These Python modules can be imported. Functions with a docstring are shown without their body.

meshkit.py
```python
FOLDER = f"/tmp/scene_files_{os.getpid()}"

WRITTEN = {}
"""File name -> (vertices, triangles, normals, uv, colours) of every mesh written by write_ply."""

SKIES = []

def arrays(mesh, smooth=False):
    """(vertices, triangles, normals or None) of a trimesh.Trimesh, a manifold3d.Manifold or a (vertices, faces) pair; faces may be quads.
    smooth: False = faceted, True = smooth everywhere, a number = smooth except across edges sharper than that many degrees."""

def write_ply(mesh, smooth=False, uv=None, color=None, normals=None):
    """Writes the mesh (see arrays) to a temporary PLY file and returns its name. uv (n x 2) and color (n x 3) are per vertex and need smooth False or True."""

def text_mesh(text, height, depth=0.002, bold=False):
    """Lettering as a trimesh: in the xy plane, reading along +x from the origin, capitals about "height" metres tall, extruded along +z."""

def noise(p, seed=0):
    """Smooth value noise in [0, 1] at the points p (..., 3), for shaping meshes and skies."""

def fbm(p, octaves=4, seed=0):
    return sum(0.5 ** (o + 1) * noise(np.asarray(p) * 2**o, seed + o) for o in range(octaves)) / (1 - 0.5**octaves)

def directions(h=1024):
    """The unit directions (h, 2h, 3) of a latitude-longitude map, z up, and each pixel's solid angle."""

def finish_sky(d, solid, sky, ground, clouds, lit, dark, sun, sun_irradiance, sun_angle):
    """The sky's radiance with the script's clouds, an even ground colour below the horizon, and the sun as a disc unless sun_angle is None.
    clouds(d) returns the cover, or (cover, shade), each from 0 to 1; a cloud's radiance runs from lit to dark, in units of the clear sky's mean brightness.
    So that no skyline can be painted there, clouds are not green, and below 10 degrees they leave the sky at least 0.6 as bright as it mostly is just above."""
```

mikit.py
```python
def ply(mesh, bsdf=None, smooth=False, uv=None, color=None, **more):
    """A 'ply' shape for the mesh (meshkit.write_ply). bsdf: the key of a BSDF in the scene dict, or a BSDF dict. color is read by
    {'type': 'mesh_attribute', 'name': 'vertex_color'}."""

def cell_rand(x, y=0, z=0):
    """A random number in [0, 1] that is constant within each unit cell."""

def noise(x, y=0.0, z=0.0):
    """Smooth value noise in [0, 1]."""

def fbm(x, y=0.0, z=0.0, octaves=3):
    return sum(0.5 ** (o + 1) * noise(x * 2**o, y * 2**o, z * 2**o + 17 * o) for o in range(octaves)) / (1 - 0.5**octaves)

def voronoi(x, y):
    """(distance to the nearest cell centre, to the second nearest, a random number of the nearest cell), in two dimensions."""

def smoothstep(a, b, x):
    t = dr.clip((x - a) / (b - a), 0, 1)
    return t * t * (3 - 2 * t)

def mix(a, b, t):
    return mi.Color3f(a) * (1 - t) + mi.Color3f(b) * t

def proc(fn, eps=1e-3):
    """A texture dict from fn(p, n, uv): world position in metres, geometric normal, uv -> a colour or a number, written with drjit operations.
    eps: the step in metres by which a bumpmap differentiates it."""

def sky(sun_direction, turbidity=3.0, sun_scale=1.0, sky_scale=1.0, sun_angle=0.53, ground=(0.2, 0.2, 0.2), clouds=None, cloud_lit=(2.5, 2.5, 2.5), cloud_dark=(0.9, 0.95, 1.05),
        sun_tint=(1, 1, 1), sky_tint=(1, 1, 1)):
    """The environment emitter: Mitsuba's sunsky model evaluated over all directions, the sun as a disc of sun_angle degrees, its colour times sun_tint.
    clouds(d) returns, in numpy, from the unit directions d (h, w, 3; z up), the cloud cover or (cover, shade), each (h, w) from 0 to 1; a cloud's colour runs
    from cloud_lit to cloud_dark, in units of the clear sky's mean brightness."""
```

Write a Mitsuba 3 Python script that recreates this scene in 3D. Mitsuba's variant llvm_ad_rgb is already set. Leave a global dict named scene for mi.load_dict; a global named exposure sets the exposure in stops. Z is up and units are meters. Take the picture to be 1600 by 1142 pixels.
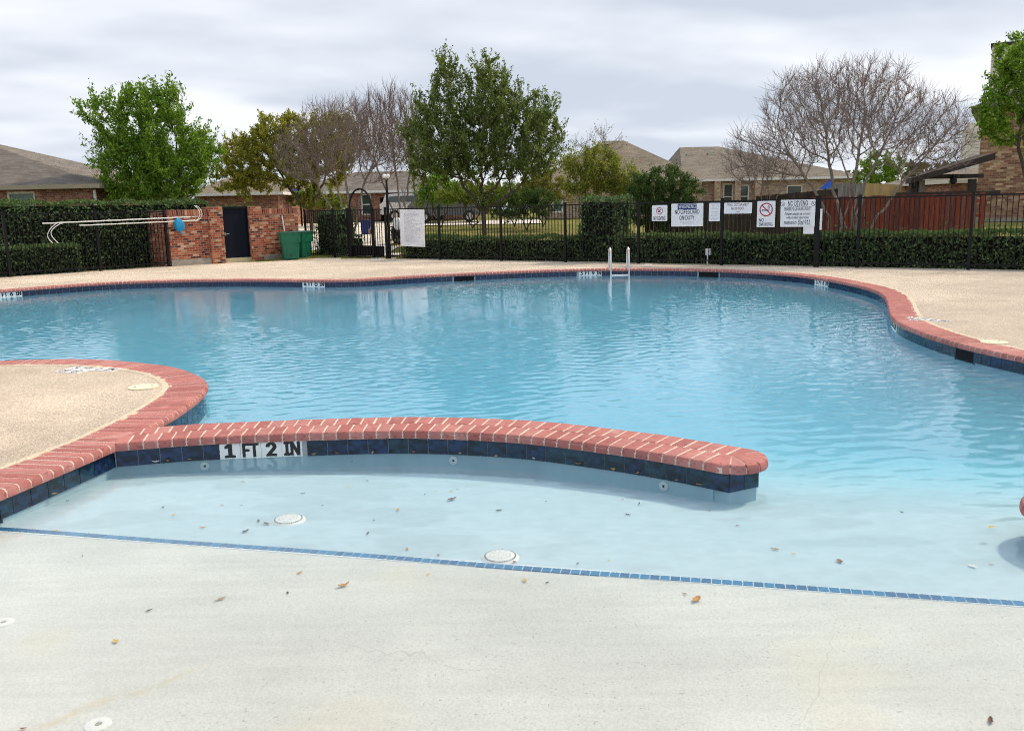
import math, numpy as np, trimesh, mitsuba as mi, drjit as dr, mikit, meshkit
from mikit import noise, fbm, cell_rand, smoothstep, mix, proc, voronoi
from scipy.interpolate import CubicSpline
from scipy.spatial import cKDTree
import shapely, shapely.geometry as sg
import shapely.ops

T = mi.ScalarTransform4f
scene, labels = {}, {}
# ------------------------------------------------------------------ camera, sky, exposure
exposure = 1.74
PITCH, ROLL, EYE = math.radians(10.245), math.radians(1.25), 1.78
fw = np.array([0, math.cos(PITCH), -math.sin(PITCH)])
u0 = np.cross([1, 0, 0], fw)
up = math.cos(ROLL) * u0 + math.sin(ROLL) * np.array([1.0, 0, 0])
scene['camera'] = {'type': 'perspective', 'fov': math.degrees(2 * math.atan(800 / 1350)), 'fov_axis': 'x', 'near_clip': 0.05, 'far_clip': 3000.0,
                   'to_world': T().look_at(origin=[0, 0, EYE], target=[float(v) for v in np.array([0, 0, EYE]) + fw], up=[float(v) for v in up])}
AZ, EL = math.radians(57), math.radians(47)
SUN = [math.sin(AZ) * math.cos(EL), math.cos(AZ) * math.cos(EL), math.sin(EL)]


def clouds(d):
    z = np.maximum(d[..., 2], 0.015)
    q0, q1 = d[..., 0] / (z + .12), d[..., 1] / (z + .12)
    q = np.stack([q0 * .94 + q1 * .34, q1 * .94 - q0 * .34, z * 0], -1)
    a = meshkit.fbm(q * [1.3, 1.7, 1] + [3, 7, 0], 5, 3)
    b = meshkit.fbm(q * [.5, 1.1, 1] + [11, 2, 0], 4, 9)
    low = np.clip(1 - d[..., 2] / .13, 0, 1)
    shade = np.clip((b - .45) * 1.8 + (a - .5) * 1.9 + .42 + .30 * low, 0, 1)
    return np.clip(.93 + 0 * a, 0, 1), shade


scene['sky'] = mikit.sky(SUN, turbidity=4, sun_scale=0.68, sun_angle=4.0, clouds=clouds, cloud_lit=(3.0, 3.06, 3.2), cloud_dark=(1.9, 2.08, 2.38), sun_tint=(1.0, .985, .95))

# ------------------------------------------------------------------ helpers
RNG = np.random.default_rng(11)
count = {}


def key_of(name, parent=None):
    full = f'{parent}__{name}' if parent else name
    n = count.get(full, 0)
    count[full] = n + 1
    return full if n == 0 else f'{full}_{n:03d}'


def obj(name, mesh, bsdf, parent=None, smooth=False, color=None, **more):
    k = key_of(name, parent)
    scene[k] = mikit.ply(mesh, bsdf, smooth=smooth, color=color, **more)
    return k


def tag(k, label, cat=None, group=None, kind=None):
    d = {'label': label}
    if cat: d['category'] = cat
    if group: d['group'] = group
    if kind: d['kind'] = kind
    labels[k] = d
    return k


def thing(name, label, cat, group=None):
    return tag(key_of(name), label, cat, group)


def struct(name, mesh, bsdf, label, smooth=False, cat=None):
    k = obj(name, mesh, bsdf, smooth=smooth)
    return tag(k, label, cat, kind='structure')


def cat_(ms):
    ms = [m if isinstance(m, trimesh.Trimesh) else trimesh.Trimesh(*m, process=False) for m in ms]
    return trimesh.util.concatenate(ms)


def box(c, s, rz=0.0, M=None):
    b = trimesh.creation.box(extents=s)
    if rz: b.apply_transform(trimesh.transformations.rotation_matrix(rz, [0, 0, 1]))
    b.apply_translation(c)
    return b


def obox(p, u, length, w, z0, z1, off=0.0):
    """box from p along unit u for length, thickness w to its left (offset off), between heights z0 and z1"""
    u = np.array(u); n = np.array([-u[1], u[0]])
    q = [p + n * off, p + u * length + n * off, p + u * length + n * (off + w), p + n * (off + w)]
    v = [(*a, z0) for a in q] + [(*a, z1) for a in q]
    f = [[0, 3, 2, 1], [4, 5, 6, 7], [0, 1, 5, 4], [1, 2, 6, 5], [2, 3, 7, 6], [3, 0, 4, 7]]
    return trimesh.Trimesh(v, [t for a, b, c, d in f for t in ([a, b, c], [a, c, d])], process=False)


def tube_path(pts, r, k=10, closed=False):
    pts = np.asarray(pts, float); n = len(pts)
    r = np.broadcast_to(r, n)
    d = np.gradient(pts, axis=0); d /= np.linalg.norm(d, axis=1, keepdims=True) + 1e-12
    ref = np.array([0, 0, 1.0]) if abs(d[:, 2]).mean() < .8 else np.array([1.0, 0, 0])
    a = np.cross(d, ref); a /= np.linalg.norm(a, axis=1, keepdims=True) + 1e-12
    b = np.cross(d, a)
    th = np.arange(k) * 2 * np.pi / k
    v = (pts[:, None] + r[:, None, None] * (np.cos(th)[None, :, None] * a[:, None] + np.sin(th)[None, :, None] * b[:, None])).reshape(-1, 3)
    f = []
    for i in range(n - 1):
        for j in range(k):
            p, q = i * k + j, i * k + (j + 1) % k
            f += [[p, p + k, q + k], [p, q + k, q]]
    v = np.vstack([v, pts[:1], pts[-1:]])
    for j in range(k):
        f += [[n * k, j, (j + 1) % k], [n * k + 1, (n - 1) * k + (j + 1) % k, (n - 1) * k + j]]
    return trimesh.Trimesh(v, f, process=False)


def segs_mesh(p0, p1, r0, r1, k=4):
    p0, p1 = np.asarray(p0), np.asarray(p1)
    d = p1 - p0; d /= np.linalg.norm(d, axis=1, keepdims=True) + 1e-9
    ref = np.where(np.abs(d[:, 2:3]) < .9, [[0, 0, 1.0]], [[1.0, 0, 0]])
    a = np.cross(d, ref); a /= np.linalg.norm(a, axis=1, keepdims=True) + 1e-9
    b = np.cross(d, a)
    th = np.arange(k) * 2 * np.pi / k
    ring = np.cos(th)[None, :, None] * a[:, None] + np.sin(th)[None, :, None] * b[:, None]
    v = np.concatenate([p0[:, None] + ring * np.asarray(r0)[:, None, None], p1[:, None] + ring * np.asarray(r1)[:, None, None]], 1)
    j = np.arange(k); j2 = (j + 1) % k
    f1 = np.stack([j, j + k, j2 + k], 1); f2 = np.stack([j, j2 + k, j2], 1)
    f = np.concatenate([f1, f2])[None] + (np.arange(len(p0)) * 2 * k)[:, None, None]
    return v.reshape(-1, 3), f.reshape(-1, 3)


def poly_sheet(poly, z, thick=None):
    polys = getattr(poly, 'geoms', [poly])
    ms = []
    for g in polys:
        if g.is_empty or g.geom_type != 'Polygon': continue
        if thick:
            m = trimesh.creation.extrude_polygon(g, thick, engine='earcut'); m.apply_translation([0, 0, z - thick])
        else:
            v, f = trimesh.creation.triangulate_polygon(g, engine='earcut')
            m = trimesh.Trimesh(np.c_[v, np.full(len(v), z)], f, process=False)
            if m.face_normals[0, 2] < 0: m.invert()
        ms.append(m)
    return cat_(ms)


def text(s, h, width=None, bold=False, depth=.0015):
    m = meshkit.text_mesh(s, h, depth, bold)
    b = m.bounds
    m.apply_translation([-(b[0, 0] + b[1, 0]) / 2, 0, 0])
    if width:
        m.apply_scale([width / (b[1, 0] - b[0, 0]), 1, 1])
    return m


def frame_to(m, o, x, y, z):
    M = np.eye(4); M[:3, 0], M[:3, 1], M[:3, 2], M[:3, 3] = x, y, z, o
    m = m.copy(); m.apply_transform(M)
    return m


# ------------------------------------------------------------------ materials
def prin(c, rough=.6, spec=.5, metal=0.0, **k):
    c = c if isinstance(c, dict) else {'type': 'rgb', 'value': list(c)}
    return {'type': 'twosided', 'b': {'type': 'principled', 'base_color': c, 'roughness': rough, 'specular': spec, 'metallic': metal, **k}}


def bump(b, fn, scale=1.0, eps=1e-3):
    inner = b['b'] if b['type'] == 'twosided' else b
    return {'type': 'twosided', 'b': {'type': 'bumpmap', 'arbitrary': proc(fn, eps), 'scale': scale, 'bsdf': inner}}


def mat(name, b):
    scene['mat_' + name] = b
    return 'mat_' + name


def deck_col(p, n, uv):
    a = noise(p.x * 95, p.y * 95)
    b = noise(p.x * 210 + 9, p.y * 210)
    big = fbm(p.x * .55, p.y * .55, 0, 4)
    mid = fbm(p.x * 4, p.y * 4, 3, 3)
    c = mix((.46, .395, .315), (.63, .57, .475), smoothstep(.3, .75, a))
    c = mix(c, (.20, .15, .10), smoothstep(.76, .86, b) * .5)
    c = mix(c, (.80, .75, .66), smoothstep(.80, .9, noise(p.x * 150 + 40, p.y * 150)) * .7)
    damp = smoothstep(.56, .72, fbm(p.x * .9 + 7, p.y * 1.3, 2, 4))
    return c * (1 - .13 * damp) * mi.Color3f(1.0, .975, .955) * (.62 + .40 * big + .17 * mid)


M_deck = mat('deck', bump(prin(proc(deck_col), .85, .2), lambda p, n, uv: noise(p.x * 95, p.y * 95) * .003, 1.0))
M_stain = mat('stain', prin(proc(lambda p, n, uv: mix((.56, .475, .33), (.58, .52, .43), fbm(p.x * 9, p.y * 9)) * (.75 + .4 * noise(p.x * 95, p.y * 95))), .85, .2))


def beach_col(p, n, uv):
    a = noise(p.x * 160, p.y * 160)
    b = noise(p.x * 120 + 31, p.y * 120)
    big = fbm(p.x * .8 + 4, p.y * .8, 0, 4)
    pat = smoothstep(.35, .7, fbm(p.x * .5 + 9, p.y * .9, 0, 2))
    c = mix((.50, .512, .487), (.552, .562, .538), smoothstep(.25, .75, a))
    c = mix(c, (.28, .27, .24), smoothstep(.87, .94, b) * (.06 + .5 * pat))
    wear = fbm(p.x * 2.6 + 1, p.y * 5.5, 2, 4)
    c = c * (.97 + .06 * smoothstep(.3, .7, wear))
    c = mix(c, (.47, .47, .44), smoothstep(.55, .68, fbm(p.x * 1.1, p.y * 2.2 + 6, 4, 4)) * .16)
    c = mix(c, (.60, .54, .38), smoothstep(.64, .8, fbm(p.x * 1.7 + 2, p.y * 1.7 + 8, 0, 3)) * .22)
    # a rusty run and two hairline cracks worn into this floor
    wob = .10 * (noise(p.x * 5, p.y * 5, 7) - .5) + .03 * (noise(p.x * 22, p.y * 22, 9) - .5)
    run = dr.abs((p.y - 2.95) - .95 * (p.x + 1.62) + wob)
    c = mix(c, (.50, .43, .28), smoothstep(.075, .0, run) * smoothstep(.42, .12, dr.abs(p.x + 1.60)) * .55 * noise(p.x * 30, p.y * 30))
    for x0, y0, sl in ((1.05, 2.9, 1.7), (-.4, 3.3, -.35)):
        cr = dr.abs((p.y - y0) - sl * (p.x - x0) + wob * 1.6)
        c = mix(c, (.36, .35, .32), smoothstep(.006, .001, cr) * smoothstep(.5, .2, dr.abs(p.x - x0)) * .45)
    trow = noise(p.x * 3 + 2 * noise(p.x, p.y), p.y * 26, 3)
    return c * (.84 + .28 * big) * (.965 + .07 * trow)


M_beach = mat('beach', bump(prin(proc(beach_col), .7, .3), lambda p, n, uv: noise(p.x * 130, p.y * 130) * .0016 + fbm(p.x * 6, p.y * 6) * .006, 1.0))


def plaster_col(p, n, uv):
    big = fbm(p.x * .7, p.y * 1.1, 0, 4)
    st = fbm(p.x * 3, p.y * 9, 5, 3)
    blot = smoothstep(.52, .66, fbm(p.x * 1.6 + 3, p.y * 3.1, 1, 4))
    return mix((.34, .46, .525), (.425, .535, .595), big * .7 + st * .3) * (1 - .09 * blot) * (.95 + .1 * fbm(p.x * 14, p.y * 22, 0, 2))


M_plaster = mat('plaster', prin(proc(plaster_col), .7, .3))
M_basin = mat('basin', prin(proc(lambda p, n, uv: mix((.54, .70, .80), (.60, .76, .85), fbm(p.x * .5, p.y * .5, 0, 3))), .7, .3))


def coping_mat(i, c):
    return mat(f'coping{i}', bump(prin(proc(lambda p, n, uv, c=c: mi.Color3f(c) * (.82 + .34 * fbm(p.x * 14, p.y * 14, p.z * 14, 3)) * (.9 + .2 * fbm(p.x * 1.1, p.y * 1.1, 2, 2)) + mi.Color3f(.08, .075, .07) * smoothstep(.56, .78, fbm(p.x * 6, p.y * 6, p.z * 9 + i, 4)) - mi.Color3f(.10, .05, .04) * smoothstep(.72, .8, noise(p.x * 55, p.y * 55, p.z * 55))), .62, .3),
                                   lambda p, n, uv: fbm(p.x * 60, p.y * 60, p.z * 60, 2) * .002))


M_cop = [coping_mat(0, (.39, .140, .125)), coping_mat(1, (.435, .165, .145)), coping_mat(2, (.355, .122, .108)), coping_mat(3, (.42, .175, .158))]
M_mortar = mat('mortar', prin(proc(lambda p, n, uv: mix((.50, .41, .34), (.66, .56, .48), fbm(p.x * 12, p.y * 12, p.z * 12, 3))), .9, .2))


def tile_mat(i, c):
    return mat(f'tile{i}', prin(proc(lambda p, n, uv, c=c: mix(mi.Color3f(c) * .45, mi.Color3f(c) * 1.9 + mi.Color3f(.0, .004, .01), smoothstep(.3, .75, fbm(p.x * 26 + i * 7, p.y * 26, p.z * 26, 4)))
                            + mi.Color3f(.07, .09, .10) * smoothstep(.74, .84, fbm(p.x * 45, p.y * 45 + i, p.z * 70, 3))), .12, .5))


M_tile = [tile_mat(0, (.006, .018, .044)), tile_mat(1, (.006, .023, .042)), tile_mat(2, (.006, .017, .055))]
M_grout = mat('grout', prin((.36, .38, .40), .9, .2))
M_bluetile = [mat(f'bluetile{i}', prin(c, .2, .5)) for i, c in enumerate([(.008, .115, .26), (.010, .14, .30), (.007, .09, .22)])]
M_white = mat('white_glaze', prin((.80, .81, .80), .25, .5))
M_black = mat('black_print', prin((.02, .02, .022), .5, .4))
M_signwhite = mat('sign_white', prin((.82, .83, .86), .45, .4))
M_signblue = mat('sign_blue', prin((.012, .02, .16), .4, .4))
M_signred = mat('sign_red', prin((.42, .01, .03), .4, .4))
M_signgrey = mat('sign_grey', prin((.52, .53, .60), .5, .3))
M_signdark = mat('sign_dark', prin((.03, .03, .06), .5, .3))
M_signmaroon = mat('sign_maroon', prin((.24, .11, .15), .5, .3))
M_iron = mat('black_iron', prin((.008, .008, .010), .45, .22))
M_navydoor = mat('door_paint', prin((.006, .009, .018), .6, .12))
M_steel = mat('steel', prin((.75, .75, .74), .22, .5, 1.0))
M_plast = mat('white_plastic', prin((.80, .80, .78), .4, .4))
M_cream = mat('cream_plastic', prin((.78, .73, .50), .5, .4))
M_fit = mat('aged_fitting', prin((.62, .64, .63), .5, .4))
M_hole = mat('dark_hole', prin((.01, .01, .012), .8, .2))
M_concrete = mat('concrete', prin(proc(lambda p, n, uv: mi.Color3f(.33, .31, .27) * (.7 + .6 * fbm(p.x * 6, p.y * 6, p.z * 9, 4))), .9, .2))
M_pave = mat('pavement', prin(proc(lambda p, n, uv: mi.Color3f(.55, .51, .44) * (.8 + .4 * fbm(p.x, p.y, 0, 4))), .9, .2))
M_binG = mat('bin_green', prin(proc(lambda p, n, uv: mi.Color3f(.008, .15, .082) * (.85 + .3 * fbm(p.x * 5, p.y * 5, p.z * 5))), .42, .4))
M_binlid = mat('bin_lid', prin((.010, .075, .05), .42, .4))
M_rubber = mat('rubber', prin((.02, .02, .02), .7, .3))
M_net = mat('net_blue', prin((.015, .28, .55), .7, .3))
M_glass = mat('window_glass', prin((.05, .075, .075), .08, .8))
M_glassg = mat('window_screen', prin((.14, .22, .20), .35, .5))
M_trim = mat('trim', prin((.62, .58, .50), .6, .3))
M_whtrim = mat('white_trim', prin((.75, .75, .72), .5, .3))
M_darkwood = mat('dark_wood', prin(proc(lambda p, n, uv: mi.Color3f(.045, .036, .032) * (.6 + .8 * fbm(p.x * 6, p.y * 6, p.z * 1.5, 3))), .7, .3))


def siding(p, n, uv):
    t = p.z * 6.5 - dr.floor(p.z * 6.5)
    return mi.Color3f(.70, .66, .55) * dr.select(t < .14, .55, 1.0) * (.9 + .2 * noise(p.z * 6.5))


M_siding = mat('siding', prin((.70, .66, .55), .6, .3))


def wood(i, c, d):
    return mat(f'plank{i}', prin(proc(lambda p, n, uv, c=c, d=d: mix(c, d, smoothstep(.3, .8, fbm(p.x * 22, p.y * 22, p.z * 2.2 + i, 4))) * (.75 + .5 * noise(p.x * 60, p.y * 60, p.z * 4))), .8, .2))


M_red = [wood(0, (.19, .042, .024), (.28, .075, .042)), wood(1, (.155, .04, .026), (.24, .065, .038)), wood(2, (.17, .062, .046), (.23, .09, .068)), wood(3, (.23, .055, .028), (.29, .07, .04)), wood(4, (.12, .042, .033), (.20, .075, .056))]
M_brown = [wood(5, (.045, .034, .026), (.085, .062, .047)), wood(6, (.035, .028, .022), (.075, .056, .042)), wood(7, (.06, .048, .036), (.10, .078, .06))]
M_greyw = wood(8, (.20, .19, .175), (.33, .31, .29))
M_tanw = mat('tan_wood', prin(proc(lambda p, n, uv: mi.Color3f(.52, .38, .17) * (.85 + .3 * noise(p.x * 7, p.z * .4, p.y * 7))), .8, .2))
M_tanw2 = mat('tan_wood_darker', prin(proc(lambda p, n, uv: mi.Color3f(.40, .22, .10) * (.8 + .4 * noise(p.x * 7, p.z * .4, p.y * 7))), .8, .2))


def brick_fn(d, cols, mortar, bw=.203, bh=.0762, soldier=None):
    dx, dy = d

    def coords(p, n):
        along = p.x * dx + p.y * dy
        across = -p.x * dy + p.y * dx
        u = dr.select(dr.abs(n.x * dx + n.y * dy) < .7, along, across)
        row = dr.floor(p.z / bh)
        sh = dr.select(row - 2 * dr.floor(row / 2) > .5, .5, 0.0)
        s = u / bw + sh
        col = dr.floor(s)
        fu, fv = s - col, p.z / bh - row
        if soldier is not None:
            up_ = p.z > soldier
            s2 = u / bh
            col = dr.select(up_, dr.floor(s2) + 500, col)
            fu, fv = dr.select(up_, s2 - dr.floor(s2), fu), dr.select(up_, (p.z - soldier) / bw, fv)
            row = dr.select(up_, 999.0, row)
            wu = dr.select(up_, .010 / bh, .010 / bw); wv = dr.select(up_, .010 / bw, .010 / bh)
        else:
            wu, wv = .010 / bw, .010 / bh
        m = dr.maximum(1 - smoothstep(wu * .5, wu, dr.minimum(fu, 1 - fu)), 1 - smoothstep(wv * .5, wv, dr.minimum(fv, 1 - fv)))
        return m, cell_rand(col, row, 3), cell_rand(col, row, 8)

    def colour(p, n, uv):
        m, r, r2 = coords(p, n)
        c = mi.Color3f(cols[0])
        for i, x in enumerate(cols[1:]):
            c = dr.select(r > (i + 1) / len(cols), mi.Color3f(x), c)
        c = c * (.75 + .5 * r2) * (.85 + .3 * noise(p.x * 30, p.y * 30, p.z * 30))
        return mix(c, mortar, m)
    return colour, (lambda p, n, uv: (1 - coords(p, n)[0]) * .006)


def brick_mat(name, d, cols, mortar, **k):
    c, b = brick_fn(d, cols, mortar, **k)
    return mat(name, bump(prin(proc(c), .85, .2), b, 1.0, 2e-3))


# fence lines (the two black fences and the brick enclosure stand on them)
L1P, L1U = np.array([2.6887, 25.5915]), np.array([.82026, -.57199])
L2P, L2U = np.array([-11.3005, 28.4179]), np.array([.67398, .73875])
L1N, L2N = np.array([.57199, .82026]), np.array([-.73875, .67398])   # pointing away from the pool
def on1(x): return L1P + L1U * (x - L1P[0]) / L1U[0]
def on2(x): return L2P + L2U * (x - L2P[0]) / L2U[0]


RB = [(0.31, 0.073, 0.03), (0.361, 0.103, 0.043), (0.258, 0.052, 0.026), (0.086, 0.03, 0.022), (0.404, 0.163, 0.077), (0.327, 0.086, 0.039), (0.284, 0.065, 0.034), (0.473, 0.292, 0.189)]
M_encl = brick_mat('enclosure_brick', L2U, RB, (.37, .295, .245), soldier=1.79)
M_pil = brick_mat('pilaster_brick', L2U, RB, (.37, .295, .245))
M_brickL = brick_mat('house_brick_red', (1, 0), [(.30, .12, .075), (.24, .09, .06), (.36, .17, .11), (.20, .08, .06)], (.36, .29, .23))
M_brickR = brick_mat('house_brick_brown', (.866, -.5), [(.30, .15, .085), (.40, .22, .12), (.22, .105, .065), (.58, .40, .24), (.33, .155, .085), (.45, .28, .165), (.25, .12, .07)], (.36, .29, .23), bw=.22, bh=.08)
M_brickT = brick_mat('house_brick_tan', (1, 0), [(.42, .30, .20), (.38, .25, .17), (.48, .36, .26), (.34, .2, .14)], (.5, .43, .35))


def shingle(i, c):
    def f(p, n, uv):
        row = dr.floor(p.z / .052)
        col = dr.floor((p.x * .8 + p.y * .6) / .3 + cell_rand(row, 5) * .7)
        return mi.Color3f(c) * (.76 + .34 * cell_rand(col, row, i) + .35 * (fbm(p.x * .8, p.y * .8, p.z, 3) - .5))
    return mat(f'shingle{i}', prin(proc(f), .9, .15))


M_roofL, M_roofC, M_roofD = shingle(1, (.165, .15, .135)), shingle(2, (.215, .185, .145)), shingle(3, (.20, .178, .148))


def grass_col(p, n, uv):
    a = fbm(p.x * .5, p.y * .5, 0, 4)
    b = noise(p.x * 14, p.y * 14)
    dirt = smoothstep(9.5, 0, dr.sqrt(dr.square(p.x - 1.2) + dr.square((p.y - 37) * 1.0)))
    c = mix((.075, .10, .022), (.22, .19, .06), a) * (.6 + .8 * b)
    return mix(c, mi.Color3f(.14, .085, .05) * (.6 + .8 * b), dirt * smoothstep(.25, .5, a) * .9)


M_grass = mat('grass_ground', prin(proc(grass_col), .95, .1))
M_leaf = mat('leaf', {'type': 'principledthin', 'base_color': {'type': 'mesh_attribute', 'name': 'vertex_color'}, 'roughness': .42, 'spec_tint': 0.0, 'eta': 1.45, 'diff_trans': .9})
M_gloss = mat('glossy_leaf', {'type': 'principledthin', 'base_color': {'type': 'mesh_attribute', 'name': 'vertex_color'}, 'roughness': .24, 'eta': 1.5, 'diff_trans': .5})
M_bark = mat('bark', prin(proc(lambda p, n, uv: mix((.060, .046, .036), (.15, .12, .095), fbm(p.x * 9, p.y * 9, p.z * 3, 3))), .9, .2))
M_barkpale = mat('bark_pale', prin(proc(lambda p, n, uv: mix((.17, .135, .11), (.34, .28, .235), fbm(p.x * 7, p.y * 7, p.z * 3, 3))), .85, .2))
M_twig = mat('twig', prin(proc(lambda p, n, uv: mix((.18, .135, .115), (.32, .25, .215), noise(p.x * 3, p.y * 3, p.z * 3))), .9, .2))
M_dry = [mat(f'dry_leaf{i}', prin(c, .7, .3)) for i, c in enumerate([(.48, .23, .055), (.24, .09, .03), (.60, .42, .10), (.055, .045, .03), (.36, .25, .14), (.72, .72, .68), (.14, .05, .04)])]

# ------------------------------------------------------------------ ground level
ZD = .17


def sstep(a, b, x):
    t = np.clip((x - a) / (b - a), 0, 1)
    return t * t * (3 - 2 * t)


def terrain(x, y):
    x, y = np.asarray(x, float), np.asarray(y, float)
    z = .12 + .033 * np.clip(y - 29, 0, 31) + .75 * sstep(11.5, 15.5, x) * sstep(22, 27, y) * (1 - sstep(40, 60, y))
    z = z + .06 * (meshkit.fbm(np.stack([x * .3, y * .3, 0 * x], -1), 3, 5) - .5) * sstep(28, 34, y)
    return z


def floor(x, y):
    d = .227 * (x + 3.1) + .974 * (y - 4.95)
    z = np.where(d < 0, -.05 - .0125 * d, np.where(d < 1.1, -.05 - .030 * d, -.083 - .030 * (d - 1.1) - .20 * np.maximum(d - 1.1, 0) ** 2 / (np.maximum(d - 1.1, 0) + 1.2)))
    z = z + .028 * np.maximum(-d - 4.2, 0)
    yb = np.interp(x, [-3.2, -2.4, -1.6, -.9, -.3, .3, .8, 1.3, 1.5], [6.25, 6.42, 6.48, 6.5, 6.4, 6.16, 5.86, 5.48, 5.33])
    z = np.where((y > yb) & (x < 1.25), np.minimum(z, -.55 - .2 * (y - yb)) * (1 - sstep(.3, 1.2, x)) + z * sstep(.3, 1.2, x), z)
    return np.maximum(z, -1.05)


def spline(pts, ds=.04, closed=False):
    pts = np.asarray(pts, float)
    if closed: pts = np.vstack([pts, pts[:1]])
    t = np.r_[0, np.cumsum(np.sqrt(np.linalg.norm(np.diff(pts, axis=0), axis=1)))]
    cs = CubicSpline(t, pts, bc_type='periodic' if closed else 'natural')
    q = cs(np.linspace(0, t[-1], 4000))
    s = np.r_[0, np.cumsum(np.linalg.norm(np.diff(q, axis=0), axis=1))]
    n = max(int(s[-1] / ds), 2)
    si = np.linspace(0, s[-1], n + 1)
    return np.stack([np.interp(si, s, q[:, 0]), np.interp(si, s, q[:, 1])], 1)


EDGE = [(-4.6, -4), (-4.4, 0), (-4.0, 2.5), (-3.5, 3.95), (-3.14, 5.03), (-3.02, 5.58), (-2.91, 6.15), (-2.87, 6.6), (-2.85, 7.1), (-2.87, 7.55), (-2.95, 8.1), (-3.1, 8.5), (-3.34, 8.86), (-3.65, 9.22), (-4.0, 9.48), (-4.5, 9.76), (-5.0, 9.93),
        (-5.5, 9.98), (-6.1, 9.95), (-7.6, 9.8), (-10, 10.3), (-12.4, 12), (-13.5, 15), (-13.3, 18), (-12.2, 19.9), (-11, 21.3), (-9.9, 22.05), (-8.48, 22.25), (-6.71, 22.0), (-5.2, 21.45), (-4.3, 21.2), (-3.6, 21.25), (-2.4, 21.9), (-.87, 22.5), (.68, 22.92),
        (1.88, 23.03), (3.04, 22.9), (4.49, 22.3), (5.6, 21.4), (6.25, 20.5), (6.65, 19.5), (6.82, 18.3), (6.86, 17.3), (6.82, 16.4), (6.65, 15.45), (6.35, 14.5), (5.95, 13.5), (5.55, 12.5), (5.29, 11.7), (5.17, 11.0), (5.12, 10.4), (5.12, 9.9),
        (5.16, 9.4), (5.25, 8.9), (5.42, 8.2), (5.7, 7.2), (5.95, 6.2), (5.9, 5.0), (5.5, 3.4), (5.1, 1.5), (4.9, -4)]
edge = spline(EDGE, .05)
pool = sg.Polygon(edge).buffer(0)


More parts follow.
